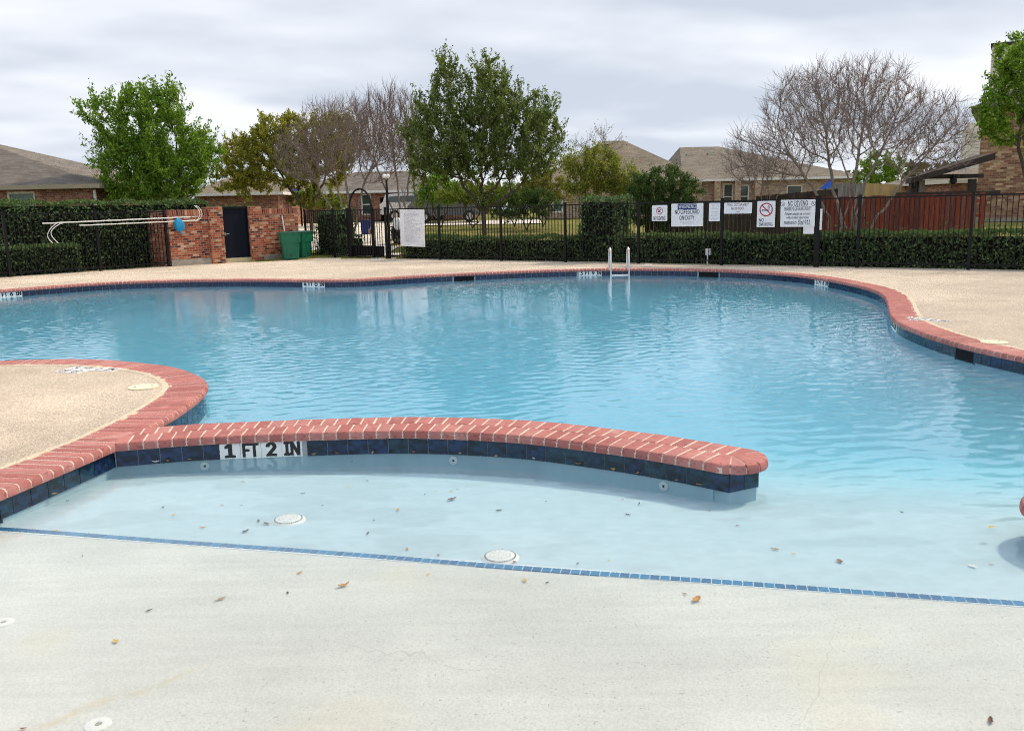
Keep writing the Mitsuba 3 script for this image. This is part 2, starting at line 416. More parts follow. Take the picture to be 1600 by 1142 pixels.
class Curve:
    def __init__(self, pts, side=1):
        self.p = pts
        self.s = np.r_[0, np.cumsum(np.linalg.norm(np.diff(pts, axis=0), axis=1))]
        d = np.gradient(pts, axis=0); d /= np.linalg.norm(d, axis=1, keepdims=True)
        self.d, self.n = d, np.stack([-d[:, 1], d[:, 0]], 1) * side   # n points away from the water
        self.L = self.s[-1]

    def at(self, s, o=0.0):
        s = np.clip(s, 0, self.L)
        f = lambda a: np.stack([np.interp(s, self.s, a[:, 0]), np.interp(s, self.s, a[:, 1])], -1)
        n = f(self.n); n = n / np.linalg.norm(n, axis=-1, keepdims=True)
        return f(self.p) + n * np.asarray(o)[..., None]

    def dir(self, s):
        a = self.at(s + .02) - self.at(s - .02)
        return a / np.linalg.norm(a)

    def find(self, q):
        return self.s[np.argmin(np.linalg.norm(self.p - np.asarray(q), axis=1))]


# the edge runs so that the water lies on its right side?  decide the side by testing
e0 = Curve(edge)
side = -1 if pool.contains(sg.Point(*(e0.at(20.0, .3)))) else 1
rim = Curve(edge, side)

# nose profile of a coping brick: (offset from the tile face, height)
NOSE = [(-.030, .118), (-.026, .108), (-.012, .104), (.33, .104), (.33, .168), (.0, .170), (-.016, .164), (-.027, .146)]


def brick_on(cv, s0, s1, prof, jit=0.0):
    """one brick swept along the curve: profile (offset, z), its ends drawn in a little"""
    prof = np.array(prof, float); k = len(prof); c = prof.mean(0)
    rings = []
    for s, sh in ((s0, .006), (s0 + .007, 0), (s1 - .007, 0), (s1, .006)):
        q = prof + (c - prof) / (np.abs(c - prof).max(0) + 1e-9) * sh
        xy = cv.at(np.full(k, s), q[:, 0])
        rings.append(np.c_[xy, q[:, 1] + jit])
    v = np.vstack(rings); f = []
    for i in range(3):
        for j in range(k):
            a, b = i * k + j, i * k + (j + 1) % k
            f += [[a, b, b + k], [a, b + k, a + k]]
    for j in range(1, k - 1):
        f += [[0, j + 1, j], [3 * k, 3 * k + j, 3 * k + j + 1]]
    m = trimesh.Trimesh(v, f, process=False)
    if m.volume < 0: m.invert()
    return m


def strip_on(cv, s0, s1, prof, ds=.1):
    n = max(int((s1 - s0) / ds), 1); k = len(prof); v = []
    for s in np.linspace(s0, s1, n + 1):
        xy = cv.at(np.full(k, s), np.array([p[0] for p in prof])); v.append(np.c_[xy, [p[1] for p in prof]])
    f = []
    for i in range(n):
        for j in range(k):
            a, b = i * k + j, i * k + (j + 1) % k
            f += [[a, b, b + k], [a, b + k, a + k]]
    for j in range(1, k - 1):
        f += [[0, j + 1, j], [n * k, n * k + j, n * k + j + 1]]
    m = trimesh.Trimesh(np.vstack(v), f, process=False)
    if m.volume < 0: m.invert()
    return m


def seen(q, far):
    return q[1] > 1.8 and abs(q[0]) < .66 * q[1] + .3 and q[1] < far


# ------------------------------------------------------------------ pool: setting
X0, X1, Y0, Y1 = -60, 45, -16, 45
PA, PB = on1(-60.0), on1(40.0)
corner = L1P + L1U * (np.linalg.solve(np.array([L1U, -L2U]).T, L2P - L1P)[0])
deck_out = sg.Polygon([tuple(corner + L1N * .8 + L2N * .3), tuple(on1(30.0) + L1N * .3), (30, -10), (-30, -10), tuple(on2(-32.0) + L2N * .3)]).buffer(0)
hole = pool.buffer(.30)
beach_zone = sg.box(-4.9, -10, 5.2, 1.0)
deck_poly = deck_out.difference(hole)
deck_poly = shapely.segmentize(deck_poly, 3.0)
struct('pool_deck', poly_sheet(deck_poly, ZD - .006, .12), M_deck, 'tan exposed aggregate concrete deck around the pool')
struct('stained_deck_band', poly_sheet(pool.buffer(.385).difference(hole).intersection(sg.box(-20, 1, 20, 30)), ZD - .0025), M_stain, 'yellowish stained band of deck along the brick coping')

gx = np.r_[np.linspace(-500, -60, 23), np.linspace(-55, 55, 111), np.linspace(60, 500, 23)]
gy = np.r_[np.linspace(-300, -30, 10), np.linspace(-28, 80, 109), np.linspace(90, 900, 28)]
GX, GY = np.meshgrid(gx, gy)
gz = terrain(GX, GY)
inside = shapely.contains_xy(deck_out.buffer(-1.4), GX, GY)
gz = np.where(inside, -2.6, gz)
n0, n1 = GX.shape
ii = (np.arange(n0 - 1)[:, None] * n1 + np.arange(n1 - 1)[None]).ravel()
gf = np.concatenate([np.stack([ii, ii + 1, ii + n1 + 1], 1), np.stack([ii, ii + n1 + 1, ii + n1], 1)])
struct('ground', trimesh.Trimesh(np.stack([GX, GY, gz], -1).reshape(-1, 3), gf, process=False), M_grass, 'grassy ground beyond the fences', smooth=True)


def grid_region(poly, xs, ys, zfn):
    X, Y = np.meshgrid(xs, ys); a, b = X.shape
    ok = shapely.contains_xy(poly, X, Y)
    cell = ok[:-1, :-1] | ok[1:, :-1] | ok[:-1, 1:] | ok[1:, 1:]
    i = (np.arange(a - 1)[:, None] * b + np.arange(b - 1)[None])[cell]
    f = np.concatenate([np.stack([i, i + 1, i + b + 1], 1), np.stack([i, i + b + 1, i + b], 1)])
    used = np.unique(f); re = np.full(a * b, -1); re[used] = np.arange(len(used))
    v = np.stack([X.ravel(), Y.ravel()], 1)[used]
    return trimesh.Trimesh(np.c_[v, zfn(v[:, 0], v[:, 1])], re[f], process=False)


bl = lambda x, y: .227 * (x + 3.1) + .974 * (y - 4.95)
BU, BN = np.array([.974, -.227]), np.array([.227, .974])     # along and across the blue tile line


def floor_sheet(d0, d1, step):
    """rows parallel to the tile line, so that two plasters meet exactly on a row"""
    n = max(int(round((d1 - d0) / step)), 1)
    D, A = np.meshgrid(np.linspace(d0, d1, n + 1), np.arange(-14, 14, .12), indexing='ij')
    X, Y = -3.1 + A * BU[0] + D * BN[0], 4.95 + A * BU[1] + D * BN[1]
    a_, b_ = X.shape
    ok = shapely.contains_xy(pool.buffer(.05), X, Y)
    cell = ok[:-1, :-1] | ok[1:, :-1] | ok[:-1, 1:] | ok[1:, 1:]
    i = (np.arange(a_ - 1)[:, None] * b_ + np.arange(b_ - 1)[None])[cell]
    f = np.concatenate([np.stack([i, i + b_, i + 1], 1), np.stack([i + 1, i + b_, i + b_ + 1], 1)])
    used = np.unique(f); re = np.full(a_ * b_, -1); re[used] = np.arange(len(used))
    x, y = X.ravel()[used], Y.ravel()[used]
    m = trimesh.Trimesh(np.c_[x, y, floor(x, y)], re[f], process=False)
    if m.face_normals[:, 2].mean() < 0: m.invert()
    return m


struct('beach_floor', floor_sheet(-9.5, 0, .12), M_beach, 'pale pebble plaster floor of the beach entry under a film of water', smooth=True)
struct('wading_floor', floor_sheet(0, 1.92, .08), M_plaster, 'pale blue plaster floor of the wading area', smooth=True)
struct('basin_floor', floor_sheet(1.92, 24, .12), M_plaster, 'blue plaster floor of the deep basin', smooth=True)
struct('basin_wall', strip_on(rim, 0, rim.L, [(.012, -1.3), (.06, -1.3), (.06, .1), (.012, .1)], .1), M_plaster, 'plaster wall of the pool below the tile band')

# ------------------------------------------------------------------ coping and waterline tiles of the pool rim
cop = thing('brick_coping', 'red brick bullnose coping running round the pool and the deck peninsula', 'brick coping')
obj('mortar_bed', strip_on(rim, 0, rim.L, [(-.026, .112), (.325, .112), (.325, .166), (-.002, .1672), (-.014, .161), (-.0255, .146)], .1), M_mortar, cop)
j_lo, j_hi = rim.find((-3.05, 6.0)), rim.find((-2.86, 6.45))
s, far_b, nb, nt = 0.05, [], 0, 0
while s < rim.L - .2:
    w = .098
    q = rim.at(s + w / 2)
    prof = NOSE
    m = brick_on(rim, s + .0032, s + w - .0032, prof, float(RNG.uniform(-.0010, .0018)))
    if seen(q, 12.6) and nb < 298:
        obj('brick', m, M_cop[RNG.integers(4)], cop, smooth=35); nb += 1
    else:
        far_b.append((m, RNG.integers(4)))
    s += w
far_cop = cat_([m for m, i in far_b])
k = obj('distant_bricks', far_cop, M_cop[0], cop, smooth=35)
labels[k] = {'kind': 'stuff', 'label': 'smaller red coping bricks along the far rim of the pool'}

tb = thing('waterline_tile_band', 'dark navy glazed tile band at the waterline under the brick coping', 'tile band')
SKIM = [(rim.find((-3.22, 4.8)), .55), (rim.find((5.14, 9.66)), .36), (rim.find((-1.2, 22.4)), .55), (rim.find((5.0, 21.9)), .55)]
MARK = {}
def mark_at(q, txt): MARK[rim.find(q)] = txt
mark_at((-11.68, 20.25), ['4', 'FT', '6', 'IN']); mark_at((-4.86, 21.33), ['4', 'FT', '0', 'IN']); mark_at((2.14, 23.0), ['3', 'FT', '9', 'IN']); mark_at((6.78, 18.8), ['3', 'FT', '6', 'IN']); mark_at((5.4, 12.1), ['2', 'FT', '6', 'IN'])
TP = .1524


def tile_mesh(cv, s0, s1, o0=-.001, o1=.03, z0=-.014, z1=.106):
    return brick_on(cv, s0, s1, [(o0, z0), (o1, z0), (o1, z1), (o0, z1)])


def simple_tile(cv, s0, s1, o0=-.001, z0=-.014, z1=.106):
    a0, a1, b0, b1 = cv.at(s0, o0), cv.at(s1, o0), cv.at(s0, o0 + .025), cv.at(s1, o0 + .025)
    v = [(*a0, z0), (*a1, z0), (*a1, z1), (*a0, z1), (*b0, z0), (*b1, z0), (*b1, z1), (*b0, z1)]
    f = [[0, 1, 2, 3], [4, 7, 6, 5], [0, 3, 7, 4], [1, 5, 6, 2], [3, 2, 6, 7], [0, 4, 5, 1]]
    m = trimesh.Trimesh(v, [t for a, b, c, d in f for t in ([a, b, c], [a, c, d])], process=False)
    if m.volume < 0: m.invert()
    return m


obj('grout_backing', strip_on(rim, 0, rim.L, [(.004, -.018), (.03, -.018), (.03, .109), (.004, .109)], .1), M_grout, tb)
far_t, s = [], .02
while s < rim.L - .2:
    c = s + TP / 2
    if any(abs(c - a) < w / 2 for a, w in SKIM) or any(-TP * 2 < c - a < TP * 2 for a in MARK):
        s += TP; continue
    q = rim.at(c)
    m = simple_tile(rim, s + .003, s + TP - .003, z0=-.09 if 6.5 < q[1] < 9 and q[0] < 0 else -.016)
    if seen(q, 14) and nt < 298:
        obj('tile', m, M_tile[RNG.integers(3)], tb); nt += 1
    else:
        far_t.append(m)
    s += TP
k = obj('distant_tiles', cat_(far_t), M_tile[2], tb)
labels[k] = {'kind': 'stuff', 'label': 'smaller navy tiles along the far rim of the pool'}

# which way do letters read on the rim: seen from the water
def marker(cv, sc, txts, name_label, rev, o0=-.004, glyph=.094, parent_cat='depth marker', zc=.030, z0=-.014, z1=.106):
    t = thing('depth_marker', name_label, parent_cat)
    for i, tx in enumerate(txts):
        s0 = sc + (i - len(txts) / 2) * TP if not rev else sc - (i - len(txts) / 2) * TP - TP
        m = simple_tile(cv, s0 + .0015, s0 + TP - .0015, o0, z0, z1)
        tk = obj('tile', m, M_white, t)
        c = cv.at(s0 + TP / 2, o0 - .0005); d = cv.dir(s0 + TP / 2); d = -d if rev else d
        x = np.array([*d, 0]); y = np.array([0, 0, 1.0]); z = np.cross(x, y)
        g = text(tx, glyph, None, True)
        g = cat_([g, g.copy().apply_translation([.006, 0, 0]), g.copy().apply_translation([-.006, 0, 0]), g.copy().apply_translation([0, .003, 0])])
        wmax = .122
        if g.extents[0] > wmax: g.apply_scale([wmax / g.extents[0], 1, 1])
        obj('lettering', frame_to(g, np.array([*c, zc - .012]) + z * .0008, x, y, z), M_black, tk)
    return t


# test reading direction: tangent vs viewer looking from the water: outward normal n points away from the viewer
d_, n_ = rim.dir(30.0), (rim.at(30.0, .1) - rim.at(30.0, 0))
rev = (d_[0] * (-n_[1]) - d_[1] * (-n_[0])) > 0     # letters run along +x when z = cross(x, up) faces the water
x_ = np.array([*d_, 0]); rev = np.dot(np.cross(x_, [0, 0, 1.0])[:2], n_) > 0
NAMES = {'6': None}
for sc, tx in MARK.items():
    j = ' '.join(tx)
    lab = {'4 FT 6 IN': 'white tiles reading 4 FT 6 IN on the pool rim at the left photo edge', '4 FT 0 IN': 'white tiles reading 4 FT 0 IN on the far rim below the green bins',
           '3 FT 9 IN': 'white tiles reading 3 FT 9 IN just left of the ladder', '3 FT 6 IN': 'white tiles reading 3 FT 6 IN on the far rim below the no diving sign', '2 FT 6 IN': 'white depth tiles under the coping where the right rim bends'}[j]
    marker(rim, sc, tx, lab, rev)

for i, (a, w) in enumerate(SKIM):
    t = thing('skimmer_mouth', ['dark skimmer opening under the coping at the left photo edge', 'dark skimmer opening in the right rim near the cream lid', 'dark skimmer opening in the far rim left of the ladder', 'dark skimmer opening in the far rim right of the ladder'][i], 'skimmer')
    obj('mouth', strip_on(rim, a - w / 2 + .01, a + w / 2 - .01, [(-.0015, -.03), (.02, -.03), (.02, .098), (-.0015, .098)], .05), M_hole, t)
    obj('frame', cat_([strip_on(rim, a - w / 2, a + w / 2, [(-.003, .098), (.02, .098), (.02, .106), (-.003, .106)], .05), strip_on(rim, a - w / 2, a - w / 2 + .01, [(-.003, -.04), (.02, -.04), (.02, .1), (-.003, .1)]), strip_on(rim, a + w / 2 - .01, a + w / 2, [(-.003, -.04), (.02, -.04), (.02, .1), (-.003, .1)])]), M_tile[2], t)


# ------------------------------------------------------------------ low wading walls
def wading_wall(front, width, label, cut_start, want_parts, markers=None):
    fr = spline(front, .03)
    cv = Curve(fr)
    if cv.at(cv.L * .5, .1)[1] < cv.at(cv.L * .5, 0)[1]: cv = Curve(fr, -1)
    w = thing('wading_wall', label, 'low pool wall')
    L = cv.L
    core = cv.at(np.linspace(0, L, 60), np.full(60, .012)); back = cv.at(np.linspace(0, L, 60), np.full(60, width - .012))
    endc = cv.at(L - .02, width / 2)
    pts = list(core) + list(back[::-1])
    body = sg.Polygon(pts).buffer(0)
    obj('core', poly_sheet(body.intersection(sg.Polygon([tuple(q) for q in list(cv.at(np.linspace(0, L - .22, 50), np.full(50, .012))) + list(cv.at(np.linspace(0, L - .22, 50), np.full(50, width - .012)))[::-1]])).buffer(0), .110, .9), M_plaster, w)
    cut = sg.Polygon([tuple(q) for q in list(cv.at(np.linspace(0, L - .14, 50), np.full(50, -.1))) + list(cv.at(np.linspace(0, L - .14, 50), np.full(50, width + .1)))[::-1]]).buffer(0)
    obj('mortar_bed', cat_([poly_sheet(body.buffer(.012).intersection(cut), .1665, .015), poly_sheet(body.buffer(.037).intersection(cut), .148, .037), poly_sheet(body.buffer(.027).intersection(cut), .1595, .02)]), M_mortar, w)
    mid = width / 2
    front_prof = [(-.028, .118), (-.024, .108), (-.010, .104), (mid - .004, .104), (mid - .004, .169), (.002, .170), (-.015, .164), (-.026, .146)]
    back_prof = [(mid + .004, .104), (width + .010, .104), (width + .024, .108), (width + .028, .118), (width + .026, .146), (width + .015, .164), (width - .002, .170), (mid + .004, .169)]
    s = cut_start
    pitch = .1
    n = int((L - .19 - s) / pitch)
    for i in range(n + 1):
        a = s + i * pitch
        obj('brick', brick_on(cv, a + .0034, a + pitch - .0034, front_prof, float(RNG.uniform(-.0010, .0018))), M_cop[RNG.integers(4)], w, smooth=35)
    for i in range(n + 1):
        a = s + (.045 if i < n + 0 else .0) + i * pitch
        if i == n:
            obj('brick', brick_on(cv, a + .048, a + pitch - .0025, back_prof), M_cop[0], w, smooth=35); continue
        obj('brick', brick_on(cv, a + .0034, a + pitch - .0034, back_prof, float(RNG.uniform(-.0010, .0018))), M_cop[RNG.integers(4)], w, smooth=35)
    # rounded end: wedge bricks fanned about a point on the centre line
    se = s + (n + 1) * pitch
    c = cv.at(se - .02, mid); dx = cv.dir(L - .1); nx = cv.at(L - .1, 1.0) - cv.at(L - .1, 0.0)
    fan = 7
    a0, a1 = -math.pi / 2, math.pi / 2
    for i in range(fan):
        th0, th1 = a0 + (a1 - a0) * i / fan, a0 + (a1 - a0) * (i + 1) / fan
        R = mid + .028
        prof = [(.018, .104), (R - .018, .104), (R - .004, .108), (R, .120), (R - .002, .146), (R - .012, .164), (R - .03, .170), (.018, .169)]
        rings = []
        for th in (th0, th0 * 2 / 3 + th1 / 3, th0 / 3 + th1 * 2 / 3, th1):
            ring = []
            for r, z in prof:
                gap = .0055 if th == th0 else -.0055 if th == th1 else 0
                tt = th + gap / max(r, .05)
                e = c + dx * math.cos(tt) * r * 1.0 + nx * math.sin(tt) * r
                ring.append((*e, z))
            rings.append(ring)
        v = np.array(rings[0] + rings[1] + rings[2] + rings[3]); kk = len(prof); f = []
        for ri in range(3):
            for j in range(kk):
                a, b = ri * kk + j, ri * kk + (j + 1) % kk
                f += [[a, b, b + kk], [a, b + kk, a + kk]]
        for j in range(1, kk - 1): f += [[0, j + 1, j], [3 * kk, 3 * kk + j, 3 * kk + j + 1]]
        m = trimesh.Trimesh(v, f, process=False)
        if m.volume < 0: m.invert()
        obj('brick', m, M_cop[RNG.integers(4)], w, smooth=35)
    fan_ = lambda r: sg.Point(*c).buffer(r, 24)
    obj('end_mortar', cat_([poly_sheet(fan_(mid - .004), .1678, .02), poly_sheet(fan_(mid + .021), .1475, .036)]), M_mortar, w)
    # end face with tiles, slightly askew as in a sawn-off wall end
    obj('grout_backing', strip_on(cv, 0, se, [(.004, -.018), (.02, -.018), (.02, .109), (.004, .109)], .05), M_grout, w)
    s = 0.02
    while s < se + .02:
        cc = s + TP / 2
        if not (markers and abs(cc - markers[0]) < 2 * TP):
            obj('tile', simple_tile(cv, s + .002, s + TP - .002), M_tile[RNG.integers(3)], w)
        s += TP
    # tiles round the end
    p0 = cv.at(min(s, L), 0.0)
    return w, cv, se, s, c, dx, nx, mid


WF = [(-2.93, 6.10), (-2.4, 6.22), (-2.18, 6.245), (-1.6, 6.285), (-1.22, 6.30), (-.92, 6.30), (-.61, 6.265), (-.31, 6.20), (.04, 6.09), (.31, 5.96), (.57, 5.81), (.81, 5.66), (1.05, 5.485), (1.3, 5.275), (1.43, 5.16)]
cvt = Curve(spline(WF, .03))
msc = cvt.find((-1.885, 6.27))
ww, cv, se, send, ec, dx, nx, mid = wading_wall(WF, .41, 'low curved red brick wall topped by two rows of bricks crossing the wading area', .02, True, (msc, 4))


def end_tiles(w, cv, send, ec, dx, nx, mid):
    a = cv.at(min(send, cv.L), 0.0) if send < cv.L else cv.at(cv.L, 0) + cv.dir(cv.L) * (send - cv.L)
    b = ec + dx * (mid - .02) + nx * .02
    c = ec + dx * .10 + nx * (mid - .03)
    pts = [a, b, c, ec - dx * .15 + nx * (mid - .012)]
    out = sg.Polygon([tuple(p) for p in pts] + [tuple(ec - dx * .34 + nx * (mid - .014)), tuple(cv.at(cv.L - .36, .013)), tuple(cv.at(cv.L - .2, .013))]).buffer(0)
    for i in range(3):
        d = pts[i + 1] - pts[i]; n = max(1, round(np.linalg.norm(d) / TP)); u = d / np.linalg.norm(d); Lt = np.linalg.norm(d) / n
        inward = out.contains(sg.Point(*((pts[i] + pts[i + 1]) / 2 + .01 * np.array([-u[1], u[0]]))))
        for j in range(n):
            obj('tile', obox(pts[i] + u * (j * Lt + .002), u, Lt - .004, .02 if inward else -.02, -.014, .106), M_tile[RNG.integers(3)], w)
    obj('end_block', poly_sheet(out.buffer(-.006), .108, .122), M_grout, w)
    obj('end_base', poly_sheet(out.buffer(-.012), -.0145, .8), M_plaster, w)


end_tiles(ww, cv, send, ec, dx, nx, mid)
dd, nn = cv.dir(1.0), cv.at(1.0, .1) - cv.at(1.0, 0.0)
rv = np.dot(np.cross([*dd, 0], [0, 0, 1.0])[:2], nn) > 0
marker(cv, msc, ['1', 'FT', '2', 'IN'], 'large white tiles reading 1 FT 2 IN on the low brick wall', rv, glyph=.10, zc=.012)
WR = [(2.88, 3.98), (3.2, 3.97), (3.8, 4.02), (4.4, 4.2), (5.0, 4.4), (5.75, 4.75)][::-1]
w2, cv2, se2, send2, ec2, dx2, nx2, mid2 = wading_wall(WR, .68, 'rounded end of a second low brick wall at the right photo edge', .05, False)
end_tiles(w2, cv2, send2, ec2, dx2, nx2, mid2)

# blue tile line across the floor
lp0, lp1 = np.array([-3.13, 4.957]), np.array([5.3, 2.992])
lu = (lp1 - lp0) / np.linalg.norm(lp1 - lp0); ln = np.array([-lu[1], lu[0]])
bt = thing('blue_tile_line', 'thin line of small blue floor tiles between pebble beach and pale plaster', 'tile line')
n = int(np.linalg.norm(lp1 - lp0) / .05)
wob = lambda t: .006 * math.sin(t * 1.3) + .004 * math.sin(t * 3.1 + 1)
g_ = []
for i in range(n):
    q = lp0 + lu * (.05 * i)
    zc = float(floor(*q))
    b = box((0, 0, 0), (.046, .050, .008)); b.apply_transform(np.array([[lu[0], ln[0], 0, 0], [lu[1], ln[1], 0, 0], [0, 0, 1, 0], [0, 0, 0, 1.0]]))
    b.apply_translation([*(q + lu * .025 + ln * wob(.05 * i)), zc + .0015])
    obj('tile', b, M_bluetile[RNG.integers(3)], bt)
gl = obox(lp0, lu, np.linalg.norm(lp1 - lp0), .064, -.056, -.0465, -.032)
obj('grout', gl, mat('pale_grout', prin((.60, .66, .68), .9, .2)), bt)

# ------------------------------------------------------------------ water
wx = np.arange(-14, 7.6, .042)
wy, y = [], -4.0
while y < 23.4:
    wy.append(y); y += .30 if y < 1.5 else max(.024, .0028 * y)
wrng = np.random.default_rng(4)
NW = 70
lam = np.exp(wrng.uniform(math.log(.07), math.log(.26), NW)); ang = np.radians(-78 + wrng.normal(0, 34, NW))
kx, ky, ph = 2 * np.pi / lam * np.cos(ang), 2 * np.pi / lam * np.sin(ang), wrng.uniform(0, 6.28, NW)
amp = .0062 * lam / (2 * np.pi) * np.where(lam > .25, .7, 1.1)


def water_z(x, y):
    z = np.zeros_like(x)
    wpx = .25 * (meshkit.noise(np.stack([x * .9, y * .9, 0 * x], -1), 1) - .5); wpy = .25 * (meshkit.noise(np.stack([x * .9, y * .9, 0 * x + 5], -1), 2) - .5)
    for a, b, c, d in zip(kx, ky, ph, amp):
        z += d * np.sin(a * (x + wpx) + b * (y + wpy) + c)
    d = bl(x, y)
    calm = sstep(2.05, 2.6, d + .0 * x)
    gap = sstep(-.2, 1.7, x) * sstep(-1.2, 1.0, d)
    m = .09 + .91 * np.maximum(calm, gap * .85)
    m = m * (.55 + 1.1 * meshkit.fbm(np.stack([x * .35, y * .25, 0 * x], -1), 4, 8) ** 1.3)
    near = sstep(-1.4, -3.0, d) * .22 * sstep(.8, .2, np.abs(x + 1.2) / 3)
    return z * (m + near)


scene['water_medium'] = {'type': 'homogeneous', 'albedo': {'type': 'rgb', 'value': [.36, .765, .92]}, 'sigma_t': {'type': 'rgb', 'value': [.88, .54, .52]}, 'phase': {'type': 'isotropic'}}
M_water = mat('water', {'type': 'thindielectric', 'int_ior': 1.11})
wm = grid_region(pool.buffer(.022), wx, np.array(wy), water_z)
k = obj('water', wm, M_water, smooth=True, interior={'type': 'ref', 'id': 'water_medium'})
tag(k, 'rippled blue pool water', None, kind='structure')

# ------------------------------------------------------------------ brick enclosure
def wall_seg(name, a, b, z0, z1, w, m, parent, off=0.0):
    a, b = np.array(a), np.array(b); u = (b - a) / np.linalg.norm(b - a)
    return obj(name, obox(a, u, np.linalg.norm(b - a), w, z0, z1, off), m, parent)


E0, E1, E2, E3, E4, E5 = [on2(v) for v in (-11.12, -10.17, -9.83, -9.15, -8.83, -7.77)]
bw_ = thing('brick_enclosure', 'red brick pump enclosure with soldier course top and pilasters beside the door', 'brick wall')
for a, b in ((E0, E1), (E4, E5)):
    wall_seg('wall', a, b, .36, 1.99, .2, M_encl, bw_)
    wall_seg('footing', a, b, .1, .36, .24, M_concrete, bw_, -.025)
for a, b in ((E1, E2), (E3, E4)):
    wall_seg('pilaster', a, b, .1, 2.08, .5, M_pil, bw_, -.10)
wall_seg('side_wall', E5 - L2U * .2, E5 - L2U * .199 + 0, .1, 1.99, 3.0, M_encl, bw_, .2) if False else None
obj('return_wall', obox(E5 - L2U * .2, L2N, 3.0, -.2, .1, 1.98, 0), M_pil, bw_)
obj('return_wall', obox(E0, L2N, 3.0, -.2, .1, 1.98, 0), M_pil, bw_)
wall_seg('door_sill', E2, E3, .1, .31, .3, mat('sill', prin(proc(lambda p, n, uv: mi.Color3f(.42, .37, .25) * (.75 + .5 * fbm(p.x * 5, p.y * 5, p.z * 5))), .9, .2)), bw_, -.06)
dr_ = wall_seg('door', E2 + L2U * .05, E3 - L2U * .05, .325, 2.0, .045, M_navydoor, bw_, .05)
wall_seg('door_frame', E2, E3, 2.003, 2.07, .12, M_navydoor, bw_, .0)
wall_seg('door_frame', E2, E2 + L2U * .048, .312, 2.0, .12, M_navydoor, bw_, .0)
wall_seg('door_frame', E3 - L2U * .048, E3, .312, 2.0, .12, M_navydoor, bw_, .0)
hp = E2 + L2U * .12
obj('handle', cat_([box((0, 0, 0), (.05, .012, .11)).apply_transform(np.array([[L2U[0], L2N[0], 0, hp[0] + L2N[0] * .043], [L2U[1], L2N[1], 0, hp[1] + L2N[1] * .043], [0, 0, 1, 1.15], [0, 0, 0, 1.0]])),
                    tube_path([[*(hp - L2N * .0), 1.16], [*(hp - L2N * .035), 1.16], [*(hp - L2N * .04 + L2U * .10), 1.16]], .011, 8)]), M_steel, dr_)

# ------------------------------------------------------------------ iron fences
def iron_fence(label, stations, P, U, zb, zt, start_gap=.06, rails=(.10, None), postw=.065):
    t = thing('iron_fence', label, 'fence')
    fn = lambda x: P + U * (x - P[0]) / U[0]
    N = np.array([-U[1], U[0]])
    for x in stations:
        q = fn(x)
        obj('post', obox(q - U * postw / 2, U, postw, postw, zb - .02, zt + .045, -postw / 2), M_iron, t)
        obj('post_cap', obox(q - U * (postw / 2 + .006), U, postw + .012, postw + .012, zt + .0455, zt + .06, -postw / 2 - .006), M_iron, t)
    for a, b in zip(stations[:-1], stations[1:]):
        qa, qb = fn(a) + U * postw / 2, fn(b) - U * postw / 2
        L = np.linalg.norm(qb - qa)
        for z in (zt - .035, zb + .10):
            obj('rail', obox(qa, U, L, .034, z, z + .034, -.017), M_iron, t)
        n = max(1, round(L / .1115))
        for i in range(1, n):
            q = qa + U * (L * i / n)
            obj('picket', obox(q - U * .009, U, .018, .018, zb + .045, zt - .0355, -.009), M_iron, t)
    return t


ZT = 1.885
iron_fence('black iron fence on the left in front of the two tier hedge', [-16.75, -14.40, -12.67, -11.19], L2P, L2U, .17, 1.96, postw=.075)
iron_fence('short black iron fence between green bins and the arched gate', [-7.62, -6.40, -5.80], L1P, L1U, .17, ZT)
iron_fence('black iron fence from the gate to the no diving signs, a notice hanging on it', [-4.29, -2.32, -.26, 1.69, 3.69, 5.72, 7.76], L1P, L1U, .17, ZT)
iron_fence('black iron fence on the right before the red wood fence', [7.81, 8.60, 10.62, 12.65], L1P, L1U, .17, ZT)

gt = thing('iron_gate', 'black iron gate with a round arch over it between two posts', 'gate')
ga, gb = on1(-5.70), on1(-4.80)
for q, w in ((ga, .10), (gb, .085)):
    obj('post', obox(q - L1U * w / 2, L1U, w, w, .15, ZT + .05, -w / 2), M_iron, gt)
L = np.linalg.norm(gb - ga)
th = np.linspace(0, math.pi, 25)
for r_, o in ((L / 2 - .01, 0),):
    arc = [np.r_[(ga + gb) / 2 - L1U * math.cos(a) * r_, ZT + .05 + math.sin(a) * .66] for a in th]
    obj('arch', tube_path(arc, .035, 8), M_iron, gt, smooth=40)
n = 8
for i in range(1, n):
    q = ga + L1U * (L * i / n)
    obj('picket', obox(q - L1U * .010, L1U, .020, .020, .24, ZT - .04, -.010), M_iron, gt)
for z in (.22, ZT - .04):
    obj('rail', obox(ga + L1U * .055, L1U, L - .105, .034, z, z + .036, -.017), M_iron, gt)
obj('kick_plate', obox(ga + L1U * .055, L1U, L - .105, .006, .258, .62, .02), M_iron, gt)
lk = obj('latch_box', obox(gb - L1U * .16, L1U, .10, .05, 1.02, 1.2, -.06), M_steel, gt)
g2 = thing('gate_side_panel', 'narrow black iron panel between the gate and the lamp post', 'fence panel')
gc = on1(-4.36)
L = np.linalg.norm(gc - gb)
for i in range(1, 5):
    q = gb + L1U * (L * i / 5)
    obj('picket', obox(q - L1U * .010, L1U, .020, .020, .24, ZT - .04, -.010), M_iron, g2)
for z in (.22, ZT - .04):
    obj('rail', obox(gb + L1U * .05, L1U, L - .10, .034, z, z + .036, -.017), M_iron, g2)
obj('kick_plate', obox(gb + L1U * .05, L1U, L - .10, .006, .258, .60, .02), M_iron, g2)
obj('threshold', obox(gb + L1U * .02 - L1N * .2, L1U, L + .1, .05, ZD - .003, ZD + .02, 0), M_plast, g2)

